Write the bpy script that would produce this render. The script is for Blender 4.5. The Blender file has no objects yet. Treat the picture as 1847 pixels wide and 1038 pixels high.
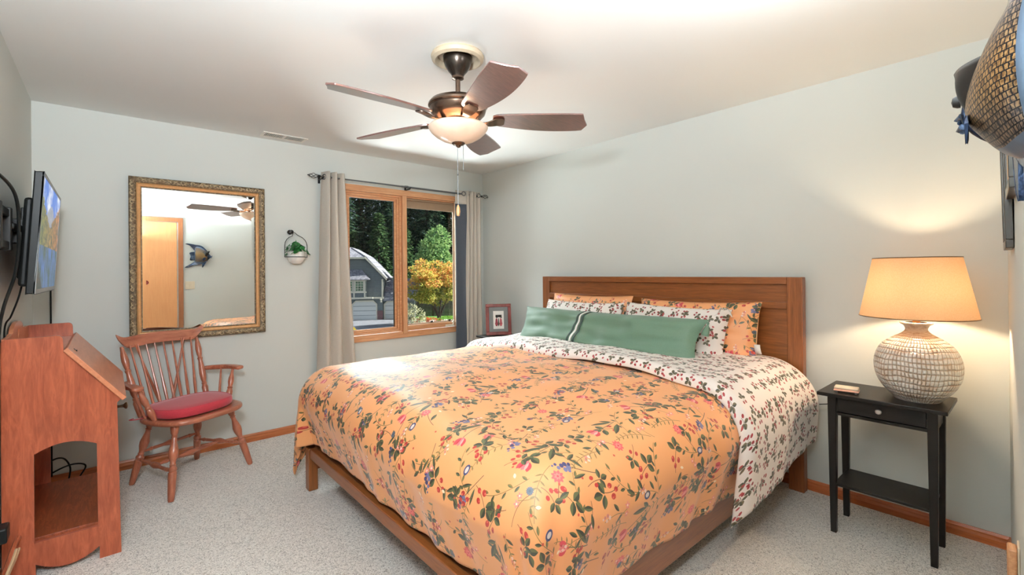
import bpy, math, random
from math import sin, cos, pi, radians as R, sqrt, atan2, exp
from mathutils import Vector, Matrix, noise, geometry

random.seed(7)
SC = bpy.context.scene
COL = SC.collection

# ------------------------------------------------------------------ camera
YAW, PITCH, ROLL, FPX, CYPX = 0.853357, 0.002159, -0.009397, 834.457, 488.384
CAM = Vector((-3.19737, -4.16124, 1.33766))
_v = Vector((cos(YAW)*cos(PITCH), sin(YAW)*cos(PITCH), sin(PITCH)))
_r = Vector((sin(YAW), -cos(YAW), 0)); _u = _r.cross(_v)
_r2 = _r*cos(ROLL) + _u*sin(ROLL); _u2 = -_r*sin(ROLL) + _u*cos(ROLL)
cam_d = bpy.data.cameras.new('camera'); cam = bpy.data.objects.new('camera', cam_d); COL.objects.link(cam)
cam.matrix_world = Matrix(((_r2.x, _u2.x, -_v.x, CAM.x), (_r2.y, _u2.y, -_v.y, CAM.y), (_r2.z, _u2.z, -_v.z, CAM.z), (0, 0, 0, 1)))
cam_d.sensor_width = 36.0; cam_d.sensor_fit = 'HORIZONTAL'
cam_d.lens = FPX*36.0/1847.0
cam_d.shift_y = (CYPX-519.0)/1847.0
cam_d.clip_start = 0.01; cam_d.clip_end = 400
SC.camera = cam

# ------------------------------------------------------------------ colour management
SC.view_settings.view_transform = 'Standard'
SC.view_settings.look = 'None'
SC.view_settings.exposure = 0.48
SC.view_settings.gamma = 1.0
SC.view_settings.use_curve_mapping = False
try:
    SC.cycles.use_denoising = True
    SC.cycles.max_bounces = 9; SC.cycles.diffuse_bounces = 5; SC.cycles.glossy_bounces = 4
    SC.cycles.transmission_bounces = 6; SC.cycles.transparent_max_bounces = 8
    SC.cycles.sample_clamp_indirect = 4.0
    SC.cycles.caustics_reflective = False; SC.cycles.caustics_refractive = False
except Exception:
    pass

# ------------------------------------------------------------------ sky, sun, lights
W = bpy.data.worlds.new('sky'); SC.world = W; W.use_nodes = True
nt = W.node_tree; nt.nodes.clear()
sky = nt.nodes.new('ShaderNodeTexSky'); sky.sky_type = 'HOSEK_WILKIE'
sky.sun_direction = Vector((0.75, -0.35, 0.75)).normalized(); sky.turbidity = 3.5; sky.ground_albedo = 0.3
bg = nt.nodes.new('ShaderNodeBackground'); bg.inputs[1].default_value = 3.2
wo = nt.nodes.new('ShaderNodeOutputWorld')
hsv = nt.nodes.new('ShaderNodeHueSaturation'); hsv.inputs['Saturation'].default_value = 0.55
nt.links.new(sky.outputs[0], hsv.inputs['Color']); nt.links.new(hsv.outputs[0], bg.inputs[0]); nt.links.new(bg.outputs[0], wo.inputs[0])

def light(name, kind, loc, energy, color, direction=None, **kw):
    d = bpy.data.lights.new(name, kind); d.energy = energy; d.color = color
    for k, v in kw.items(): setattr(d, k, v)
    o = bpy.data.objects.new(name, d); COL.objects.link(o); o.location = loc
    if direction is not None:
        o.rotation_euler = Vector(direction).to_track_quat('-Z', 'Y').to_euler()
    return o
light('sun', 'SUN', (10, -10, 30), 9.5, (1.0, 0.95, 0.86), (-0.75, 0.35, -0.75), angle=R(1.0))
# added area light outside, standing in for soft sky daylight through the window
light('sky_fill', 'AREA', (-0.9, 2.6, 4.3), 1500, (0.90, 0.96, 1.0), (-0.03, -2.6, -2.9), shape='RECTANGLE', size=3.6, size_y=2.6)
# added area light below the window, imitating ground bounce on to the ceiling
light('ground_fill', 'AREA', (-1.0, 2.5, -1.3), 650, (0.92, 0.97, 1.0), (0.0, -2.5, 2.9), shape='RECTANGLE', size=3.2, size_y=2.2)
# unseen fill lights added beside the camera to brighten the ceiling and room
light('ceiling_fill', 'AREA', (-3.30, -3.75, 1.85), 72, (0.84, 0.93, 1.0), (0.15, 0.15, 1.0), shape='DISK', size=0.30)
light('front_fill', 'AREA', (-3.34, -4.08, 2.0), 38, (0.84, 0.93, 1.0), (-0.08, 1.0, -0.02), shape='DISK', size=0.40)

light('ceiling_fill_side', 'AREA', (-1.75, -3.80, 2.08), 13, (0.92, 0.96, 1.0), (0.0, 0.05, 1.0), shape='DISK', size=0.30)  # further fill light, added to brighten the bed's lamp side

# ------------------------------------------------------------------ node helper
class N:
    def __init__(s, name):
        s.m = bpy.data.materials.new(name); s.m.use_nodes = True
        s.t = s.m.node_tree; s.t.nodes.clear()
        s.out = s.t.nodes.new('ShaderNodeOutputMaterial')
    def n(s, ty, **kw):
        x = s.t.nodes.new(ty)
        for k, v in kw.items(): setattr(x, k, v)
        return x
    def set(s, sock, v):
        if isinstance(v, bpy.types.NodeSocket): s.t.links.new(v, sock)
        elif v is not None:
            if isinstance(v, (tuple, list)) and len(v) == 3 and sock.type == 'RGBA': v = (*v, 1)
            sock.default_value = v
    def math(s, op, a, b=None, c=None, clamp=False):
        x = s.n('ShaderNodeMath', operation=op, use_clamp=clamp)
        s.set(x.inputs[0], a)
        if b is not None: s.set(x.inputs[1], b)
        if c is not None: s.set(x.inputs[2], c)
        return x.outputs[0]
    def vm(s, op, a, b=None, c=None, scale=None, out=0):
        x = s.n('ShaderNodeVectorMath', operation=op)
        s.set(x.inputs[0], a)
        if b is not None: s.set(x.inputs[1], b)
        if c is not None: s.set(x.inputs[2], c)
        if scale is not None: s.set(x.inputs['Scale'], scale)
        return x.outputs[out]
    def mix(s, f, a, b, blend='MIX'):
        x = s.n('ShaderNodeMix', data_type='RGBA', blend_type=blend)
        s.set(x.inputs[0], f); s.set(x.inputs[6], a); s.set(x.inputs[7], b)
        return x.outputs[2]
    def sep(s, v):
        x = s.n('ShaderNodeSeparateXYZ'); s.set(x.inputs[0], v); return x.outputs
    def comb(s, x_, y_, z_):
        x = s.n('ShaderNodeCombineXYZ'); s.set(x.inputs[0], x_); s.set(x.inputs[1], y_); s.set(x.inputs[2], z_); return x.outputs[0]
    def noise(s, v, scale, detail=3, rough=0.5, dist=0.0, out=0):
        x = s.n('ShaderNodeTexNoise'); s.set(x.inputs['Vector'], v)
        x.inputs['Scale'].default_value = scale; x.inputs['Detail'].default_value = detail
        x.inputs['Roughness'].default_value = rough; x.inputs['Distortion'].default_value = dist
        return x.outputs[out]
    def ramp(s, f, stops, interp='LINEAR'):
        x = s.n('ShaderNodeValToRGB'); s.set(x.inputs[0], f); cr = x.color_ramp; cr.interpolation = interp
        while len(cr.elements) < len(stops): cr.elements.new(0.5)
        for e, (p, c) in zip(cr.elements, stops):
            e.position = p; e.color = (*c, 1) if len(c) == 3 else c
        return x.outputs[0]
    def coord(s, which='Object'):
        return s.n('ShaderNodeTexCoord').outputs[which]
    def mapping(s, v, loc=(0,0,0), rot=(0,0,0), scale=(1,1,1), ty='POINT'):
        x = s.n('ShaderNodeMapping', vector_type=ty); s.set(x.inputs[0], v)
        x.inputs['Location'].default_value = loc; x.inputs['Rotation'].default_value = rot; x.inputs['Scale'].default_value = scale
        return x.outputs[0]
    def bump(s, h, strength=0.3, dist=0.01):
        x = s.n('ShaderNodeBump'); s.set(x.inputs['Height'], h); x.inputs['Strength'].default_value = strength; x.inputs['Distance'].default_value = dist
        return x.outputs[0]
    def bsdf(s, color, rough=0.5, metal=0.0, normal=None, **kw):
        x = s.n('ShaderNodeBsdfPrincipled')
        s.set(x.inputs['Base Color'], color); s.set(x.inputs['Roughness'], rough); s.set(x.inputs['Metallic'], metal)
        if normal is not None: s.set(x.inputs['Normal'], normal)
        for k, v in kw.items(): s.set(x.inputs[k.replace('_', ' ')], v)
        s.t.links.new(x.outputs[0], s.out.inputs[0]); return x

def srgb(r, g, b):
    f = lambda c: (c/255/12.92) if c/255 <= 0.04045 else ((c/255+0.055)/1.055)**2.4
    return (f(r), f(g), f(b))

def plain(name, color, rough=0.5, metal=0.0, noise_amt=0.06, nscale=30, bump=0.0, **kw):
    a = N(name); p = a.coord()
    nz = a.noise(p, nscale, 3)
    d = tuple(c*(1-noise_amt*2.0) for c in color); l = tuple(min(1, c*(1+noise_amt)) for c in color)
    col = a.ramp(nz, [(0.3, d), (0.7, l)])
    nm = a.bump(nz, bump, 0.004) if bump else None
    a.bsdf(col, rough, metal, nm, **kw); return a.m

def wood(name, dark, light_, axis='X', scale=6.0, rough=0.35, stretch=14, fig=0.0, coat=0.0):
    a = N(name); p = a.coord()
    sc = [stretch]*3; sc['XYZ'.index(axis)] = 1.0
    q = a.mapping(p, scale=tuple(sc))
    n1 = a.noise(q, scale, 5, 0.6, 0.6); n2 = a.noise(q, scale*4, 3, 0.6)
    f = a.math('ADD', a.math('MULTIPLY', n1, 0.75), a.math('MULTIPLY', n2, 0.25))
    col = a.ramp(f, [(0.30, dark), (0.52, tuple((x+y)/2 for x, y in zip(dark, light_))), (0.72, light_)])
    if fig:
        q2 = a.mapping(p, scale=tuple([sc[i]*0.45 for i in range(3)]))
        n3 = a.noise(q2, scale*1.6, 4, 0.55, 2.2)
        fl = a.ramp(n3, [(0.50, (0, 0, 0)), (0.60, (1, 1, 1)), (0.66, (0, 0, 0))])
        col = a.mix(a.math('MULTIPLY', fl, fig), col, tuple(min(1, x*1.7) for x in light_))
    a.bsdf(col, rough, 0, a.bump(f, 0.08, 0.002), Coat_Weight=coat, Coat_Roughness=0.15); return a.m

# ------------------------------------------------------------------ mesh builder
class MB:
    def __init__(s): s.v = []; s.f = []; s.uv = None; s.mi = []; s.cur = 0
    def add(s, vs, fs):
        o = len(s.v); s.v += [tuple(x) for x in vs]; s.f += [tuple(i+o for i in f) for f in fs]; s.mi += [s.cur]*len(fs); return s
    def box(s, x0, x1, y0, y1, z0, z1, M=None):
        vs = [(x, y, z) for z in (z0, z1) for y in (y0, y1) for x in (x0, x1)]
        if M is not None: vs = [M @ Vector(v) for v in vs]
        return s.add(vs, [(0,2,3,1), (4,5,7,6), (0,1,5,4), (2,6,7,3), (0,4,6,2), (1,3,7,5)])
    def taper(s, c0, h0, c1, h1):   # square section post from c0 (half sizes h0) to c1 (half sizes h1)
        vs = []
        for c, h in ((c0, h0), (c1, h1)):
            for sx, sy in ((-1,-1),(1,-1),(1,1),(-1,1)): vs.append((c[0]+sx*h[0], c[1]+sy*h[1], c[2]))
        return s.add(vs, [(3,2,1,0),(4,5,6,7),(0,1,5,4),(1,2,6,5),(2,3,7,6),(3,0,4,7)])
    def lathe(s, prof, M=None, seg=24, cap=True):   # prof [(r, z)]
        vs = []; n = len(prof)
        for r, z in prof:
            for k in range(seg):
                a = 2*pi*k/seg; vs.append(Vector((r*cos(a), r*sin(a), z)))
        if M is not None: vs = [M @ v for v in vs]
        fs = []
        for i in range(n-1):
            for k in range(seg):
                k2 = (k+1) % seg; fs.append((i*seg+k, i*seg+k2, (i+1)*seg+k2, (i+1)*seg+k))
        if cap:
            if prof[0][0] > 1e-5: fs.append(tuple(range(seg))[::-1])
            if prof[-1][0] > 1e-5: fs.append(tuple(range((n-1)*seg, n*seg)))
        return s.add(vs, fs)
    def turned(s, p0, p1, prof, seg=14):     # prof [(t 0..1, r)]
        p0 = Vector(p0); p1 = Vector(p1); d = p1-p0; L = d.length
        M = Matrix.Translation(p0) @ d.to_track_quat('Z', 'Y').to_matrix().to_4x4()
        return s.lathe([(r, t*L) for t, r in prof], M, seg)
    def tube(s, pts, r, seg=8, closed=False, flat=1.0):
        pts = [Vector(p) for p in pts]; n = len(pts); vs = []; up = None
        for i, p in enumerate(pts):
            if closed: d = pts[(i+1) % n]-pts[i-1]
            else: d = pts[min(i+1, n-1)]-pts[max(i-1, 0)]
            if d.length < 1e-9: d = Vector((0, 0, 1))
            d.normalize()
            if up is None:
                up = Vector((0, 0, 1)) if abs(d.z) < 0.9 else Vector((1, 0, 0))
            a = d.cross(up).normalized(); up = a.cross(d).normalized()
            rr = r[i] if isinstance(r, (list, tuple)) else r
            for k in range(seg):
                t = 2*pi*k/seg; vs.append(p + a*rr*cos(t) + up*rr*flat*sin(t))
        fs = []
        for i in range(n if closed else n-1):
            j = (i+1) % n
            for k in range(seg):
                k2 = (k+1) % seg; fs.append((i*seg+k, i*seg+k2, j*seg+k2, j*seg+k))
        if not closed:
            fs.append(tuple(range(seg))[::-1]); fs.append(tuple(range((n-1)*seg, n*seg)))
        return s.add(vs, fs)
    def poly(s, outer, holes, fn):   # outline(s) in 2D, fn(u, v, side 0/1) gives the 3D point
        loops = [outer]+list(holes)
        tris = geometry.tessellate_polygon([[Vector((a, b, 0)) for a, b in l] for l in loops])
        flat = [p for l in loops for p in l]; n = len(flat)
        vs = [fn(a, b, 0) for a, b in flat]+[fn(a, b, 1) for a, b in flat]
        fs = [tuple(t) for t in tris]+[tuple(i+n for i in t)[::-1] for t in tris]
        o = 0
        for l in loops:
            m = len(l)
            for i in range(m):
                j = (i+1) % m; fs.append((o+i, o+j, o+j+n, o+i+n))
            o += m
        return s.add(vs, fs)
    def grid(s, nu, nv, fn, uvfn=None, wrap_u=False):
        vs = []; uvs = []
        for j in range(nv+1):
            for i in range(nu+1):
                u, v = i/nu, j/nv; vs.append(fn(u, v))
                if uvfn: uvs.append(uvfn(u, v))
        fs = [(j*(nu+1)+i, j*(nu+1)+i+1, (j+1)*(nu+1)+i+1, (j+1)*(nu+1)+i) for j in range(nv) for i in range(nu)]
        if uvfn:
            if s.uv is None: s.uv = [(0, 0)]*len(s.v)
            s.uv += uvs
        return s.add(vs, fs)
    def build(s, name, mat, parent=None, bevel=0.0, smooth=True, angle=35, seg=2, solid=0.0, sub=0):
        me = bpy.data.meshes.new(name); me.from_pydata(s.v, [], s.f); me.validate(clean_customdata=False)
        mats = mat if isinstance(mat, (list, tuple)) else [mat]
        for m in mats: me.materials.append(m)
        if len(mats) > 1 and len(me.polygons) == len(s.mi): me.polygons.foreach_set('material_index', s.mi)
        if s.uv:
            l = me.uv_layers.new(name='UVMap')
            for lp in me.loops: l.data[lp.index].uv = s.uv[lp.vertex_index]
        if smooth:
            me.shade_smooth(); me.set_sharp_from_angle(angle=R(angle))
        o = bpy.data.objects.new(name, me); COL.objects.link(o)
        if parent is not None: o.parent = parent
        if solid:
            m = o.modifiers.new('thickness', 'SOLIDIFY'); m.thickness = solid; m.offset = 0
        if sub:
            m = o.modifiers.new('smooth', 'SUBSURF'); m.levels = sub; m.render_levels = sub
        if bevel:
            m = o.modifiers.new('bevel', 'BEVEL'); m.width = bevel; m.segments = seg; m.limit_method = 'ANGLE'; m.angle_limit = R(40)
        return o

def recenter(o, root_loc=None):
    return o
def tag(o, label=None, cat=None, group=None, kind=None):
    if label: o['label'] = label
    if cat: o['category'] = cat
    if group: o['group'] = group
    if kind: o['kind'] = kind
    return o
def thing(name, label, cat, loc=(0,0,0), rz=0.0, group=None, kind=None):
    o = bpy.data.objects.new(name, None); COL.objects.link(o); o.location = loc; o.rotation_euler = (0, 0, rz)
    o.empty_display_size = 0.1
    return tag(o, label, cat, group, kind)
def copy_tree(o, parent=None):
    c = o.copy(); COL.objects.link(c)
    if parent is not None: c.parent = parent
    for ch in list(o.children): copy_tree(ch, c)
    return c
def catmull(pts, n=8, closed=False):
    P = [Vector(p) for p in pts]; m = len(P); out = []
    rng = range(m if closed else m-1)
    for i in rng:
        p0 = P[i-1] if (closed or i > 0) else P[0]; p1 = P[i]; p2 = P[(i+1) % m]; p3 = P[(i+2) % m] if (closed or i+2 < m) else P[-1]
        for k in range(n):
            t = k/n
            out.append(0.5*((2*p1)+(-p0+p2)*t+(2*p0-5*p1+4*p2-p3)*t*t+(-p0+3*p1-3*p2+p3)*t**3))
    if not closed: out.append(P[-1])
    return out
def sstep(a, b, x):
    t = max(0, min(1, (x-a)/(b-a))); return t*t*(3-2*t)

# ------------------------------------------------------------------ materials
M = {}
def wallmat(name, c):
    a = N(name); p = a.coord()
    n1 = a.noise(p, 130, 3); n2 = a.noise(p, 2.0, 2)
    col = a.ramp(n2, [(0.3, tuple(x*0.985 for x in c)), (0.7, c)])
    a.bsdf(col, 0.75, 0, a.bump(n1, 0.10, 0.002), Specular_IOR_Level=0.3); return a.m
M['wall'] = wallmat('wall_paint', (0.64, 0.665, 0.63))
M['ceil'] = wallmat('ceiling_paint', (0.80, 0.81, 0.79))
# carpet
a = N('carpet_pile'); p = a.coord()
q = a.mapping(p, scale=(1, 1, 1)); n1 = a.noise(q, 120, 3, 0.7, 1.4); n2 = a.noise(q, 3.0, 3); n3 = a.noise(q, 84, 2, 0.6, 3.0)
col = a.ramp(n1, [(0.34, srgb(96, 88, 80)), (0.42, srgb(206, 200, 190)), (0.50, srgb(246, 241, 233)), (0.70, srgb(254, 250, 244))])
col = a.mix(a.math('MULTIPLY', a.ramp(n3, [(0.39, (1, 1, 1)), (0.43, (0, 0, 0))]), 0.85), col, srgb(90, 84, 78))
col = a.mix(a.math('MULTIPLY', n2, 0.2), col, srgb(232, 229, 222))
a.bsdf(col, 0.95, 0, a.bump(n1, 0.45, 0.010), Sheen_Weight=0.3, Specular_IOR_Level=0.1); M['carpet'] = a.m
M['oak_trim'] = wood('golden_oak_trim', srgb(186, 124, 80), srgb(226, 174, 130), 'X', 5, 0.35, 18)
M['oak_trim_v'] = wood('golden_oak_trim_upright', srgb(186, 124, 80), srgb(226, 174, 130), 'Z', 5, 0.35, 18)
M['base_wood'] = wood('baseboard_wood', srgb(150, 78, 38), srgb(196, 120, 72), 'X', 5, 0.35, 18)
M['base_wood_y'] = wood('baseboard_wood_side', srgb(140, 66, 26), srgb(190, 104, 52), 'Y', 5, 0.35, 18)
M['door_casing'] = wood('door_casing_wood', srgb(136, 84, 52), srgb(170, 112, 74), 'Z', 5, 0.35, 18)
M['door'] = wood('door_veneer', srgb(216, 150, 98), srgb(228, 166, 114), 'Z', 4, 0.4, 12)
M['desk'] = wood('mission_oak_desk', srgb(132, 60, 38), srgb(184, 98, 66), 'Z', 5, 0.30, 7, fig=0.16)
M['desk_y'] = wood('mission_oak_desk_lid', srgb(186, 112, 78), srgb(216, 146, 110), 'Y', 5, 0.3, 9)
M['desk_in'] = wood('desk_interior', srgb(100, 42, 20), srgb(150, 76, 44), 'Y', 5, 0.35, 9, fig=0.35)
M['chair'] = wood('maple_chair', srgb(138, 72, 50), srgb(194, 122, 92), 'Z', 5, 0.28, 8, coat=0.3)
M['chair_x'] = wood('maple_chair_seat', srgb(138, 72, 50), srgb(194, 122, 92), 'X', 5, 0.28, 8, coat=0.3)
M['bed'] = wood('bed_walnut', srgb(104, 56, 24), srgb(150, 88, 44), 'Y', 5, 0.33, 14)
M['bed_v'] = wood('bed_walnut_upright', srgb(104, 56, 24), srgb(150, 88, 44), 'Z', 5, 0.33, 14)
M['bed_x'] = wood('bed_walnut_rail', srgb(104, 56, 24), srgb(150, 88, 44), 'X', 5, 0.33, 14, coat=.4)
M['black'] = plain('espresso_paint', (0.009, 0.007, 0.0055), 0.38, 0, 0.1, Specular_IOR_Level=0.22)
M['matte_black'] = plain('black_metal', (0.012, 0.012, 0.012), 0.45, 0.4, 0.1)
M['plastic'] = plain('black_plastic', (0.008, 0.009, 0.009), 0.4, 0, 0.05, Specular_IOR_Level=0.2)
M['grey_plastic'] = plain('grey_bezel', (0.28, 0.29, 0.29), 0.35, 0.3, 0.03)
M['cushion'] = plain('red_cushion_cloth', srgb(186, 48, 62), 0.8, 0, 0.06, 200, 0.2, Sheen_Weight=0.3)
M['curtain'] = plain('linen_curtain', srgb(196, 188, 176), 0.85, 0, 0.04, 180, 0.15, Sheen_Weight=0.15)
M['liner'] = plain('blackout_lining', srgb(72, 78, 88), 0.7, 0, 0.04, 60)
M['white'] = plain('white_vinyl', srgb(236, 232, 224), 0.4, 0, 0.02)
M['cream'] = plain('cream_and_lit_casing', srgb(226, 206, 180), 0.4, 0, 0.03)
M['sash_tan'] = plain('tan_sash', srgb(150, 124, 98), 0.5, 0, 0.03)
M['steel'] = plain('brushed_rod', (0.16, 0.165, 0.17), 0.35, 0.9, 0.05)
M['bronze'] = plain('fan_bronze', (0.16, 0.105, 0.075), 0.24, 0.92, 0.05)
M['beige_ring'] = plain('ceiling_ring', srgb(190, 172, 146), 0.5, 0, 0.03)
M['dark_bronze'] = plain('dark_bronze', (0.05, 0.038, 0.03), 0.25, 0.8, 0.05)
a = N('fan_blade'); p = a.coord(); q = a.mapping(p, scale=(1.5, 30, 30)); n1 = a.noise(q, 4, 3)
a.bsdf(a.ramp(n1, [(0.3, (0.10, 0.034, 0.028)), (0.7, (0.17, 0.062, 0.052))]), 0.28, 0, None, Coat_Weight=1.0, Coat_Roughness=0.20, Coat_IOR=2.3, Specular_IOR_Level=0.9); M['blade'] = a.m
a = N('frosted_glass'); e = a.bsdf((0.95, 0.80, 0.66), 0.35, 0, None, Emission_Color=(1.0, 0.66, 0.40), Emission_Strength=0.10, Subsurface_Weight=0.0, Coat_Weight=0.6, Coat_Roughness=0.15)
n1 = a.noise(a.coord(), 9, 3); a.set(e.inputs['Base Color'], a.ramp(n1, [(0.3, (0.74, 0.56, 0.43)), (0.7, (0.84, 0.68, 0.55))])); M['bowl'] = a.m
M['screw'] = plain('silver', (0.6, 0.6, 0.6), 0.3, 1.0, 0.03)
M['pot'] = plain('white_ceramic', srgb(238, 236, 230), 0.4, 0, 0.02)
M['leaf'] = plain('leaf_green', srgb(44, 122, 56), 0.45, 0, 0.3, 25)
M['gold'] = plain('aged_gold', srgb(226, 176, 124), 0.42, 0.35, 0.06, 60, 0.05)
a = N('antique_carving'); p = a.coord(); n1 = a.noise(p, 70, 4, 0.6); 
a.bsdf(a.ramp(n1, [(0.35, srgb(70, 56, 38)), (0.55, srgb(120, 100, 74)), (0.7, srgb(176, 156, 122))]), 0.45, 0.45, a.bump(n1, 0.7, 0.006)); M['carve'] = a.m
M['scroll'] = plain('worn_silver_gilt', srgb(196, 176, 140), 0.4, 0.5, 0.2, 60)
a = N('mirror_glass'); n1 = a.noise(a.coord(), 1.5); a.bsdf(a.ramp(n1, [(0, (0.90, 0.92, 0.90)), (1, (0.92, 0.94, 0.92))]), 0.0, 1.0); M['mirror'] = a.m
a = N('window_glass')
g = a.n('ShaderNodeBsdfGlossy'); g.inputs['Roughness'].default_value = 0.02
tr = a.n('ShaderNodeBsdfTransparent'); tr.inputs[0].default_value = (0.93, 0.96, 0.95, 1)
mx = a.n('ShaderNodeMixShader'); fr = a.n('ShaderNodeFresnel'); fr.inputs[0].default_value = 1.25
a.t.links.new(fr.outputs[0], mx.inputs[0]); a.t.links.new(tr.outputs[0], mx.inputs[1]); a.t.links.new(g.outputs[0], mx.inputs[2]); a.t.links.new(mx.outputs[0], a.out.inputs[0]); M['glass'] = a.m
# lamp shade: cloth lit from within
a = N('lampshade_cloth'); p = a.coord(); n1 = a.noise(a.mapping(p, scale=(1, 1, 1)), 220, 2)
dif = a.n('ShaderNodeBsdfDiffuse'); trn = a.n('ShaderNodeBsdfTranslucent')
c = a.ramp(n1, [(0.3, (0.40, 0.25, 0.14)), (0.7, (0.45, 0.29, 0.17))]); a.set(dif.inputs[0], c); a.set(trn.inputs[0], c)
mx = a.n('ShaderNodeMixShader'); mx.inputs[0].default_value = 0.20
a.t.links.new(dif.outputs[0], mx.inputs[1]); a.t.links.new(trn.outputs[0], mx.inputs[2]); a.t.links.new(mx.outputs[0], a.out.inputs[0]); M['shade'] = a.m
# woven ceramic of the lamp base
a = N('textured_ceramic'); uv = a.n('ShaderNodeTexCoord').outputs['UV']; x, y, z = a.sep(uv)
wv = a.noise(uv, 6, 3)
fx = a.math('FRACT', a.math('ADD', a.math('MULTIPLY', x, 64), a.math('MULTIPLY', wv, 3.0))); fy = a.math('FRACT', a.math('ADD', a.math('MULTIPLY', y, 30), a.math('MULTIPLY', wv, 1.6)))
bx = a.math('SUBTRACT', 1, a.math('ABSOLUTE', a.math('MULTIPLY_ADD', fx, 2, -1))); by = a.math('SUBTRACT', 1, a.math('ABSOLUTE', a.math('MULTIPLY_ADD', fy, 2, -1)))
h = a.math('POWER', a.math('MULTIPLY', a.math('MINIMUM', a.math('MULTIPLY', bx, 2.2), 1), a.math('MINIMUM', a.math('MULTIPLY', by, 2.0), 1)), 0.7)
n2 = a.noise(uv, 14, 4)
hb = a.math('MULTIPLY', h, a.ramp(n2, [(0.38, (0.3, 0.3, 0.3)), (0.58, (1, 1, 1))]))
a.bsdf(a.ramp(hb, [(0.05, srgb(188, 158, 130)), (0.25, srgb(216, 200, 184)), (0.7, srgb(240, 234, 226))]), 0.28, 0, a.bump(h, 0.8, 0.01), Coat_Weight=0.3); M['ceramic'] = a.m
M['pink'] = plain('pink_soap', srgb(236, 176, 150), 0.5, 0, 0.04)
M['green_cloth'] = plain('sage_velvet', srgb(96, 124, 102), 0.6, 0, 0.05, 200, 0.1, Sheen_Weight=0.25)
M['stripe_dark'] = plain('dark_green_ribbon', srgb(46, 62, 56), 0.6, 0, 0.05)
M['white_cloth'] = plain('white_cotton', srgb(235, 232, 225), 0.85, 0, 0.02, 100)
M['cherry'] = wood('cherry_frame', srgb(86, 24, 20), srgb(140, 52, 44), 'Z', 6, 0.25, 10, coat=0.4)
M['mat'] = plain('grey_mat', srgb(120, 122, 120), 0.8, 0, 0.03)
M['dark_frame'] = plain('dark_picture_frame', (0.03, 0.022, 0.015), 0.3, 0, 0.1)
M['brass'] = plain('worn_brass_pull', srgb(84, 62, 40), 0.35, 0.7, 0.1)
M['almond'] = plain('almond_plate', srgb(222, 208, 184), 0.4, 0, 0.02)
M['tan'] = plain('tan_bentwood', srgb(206, 174, 138), 0.4, 0, 0.05)

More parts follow.
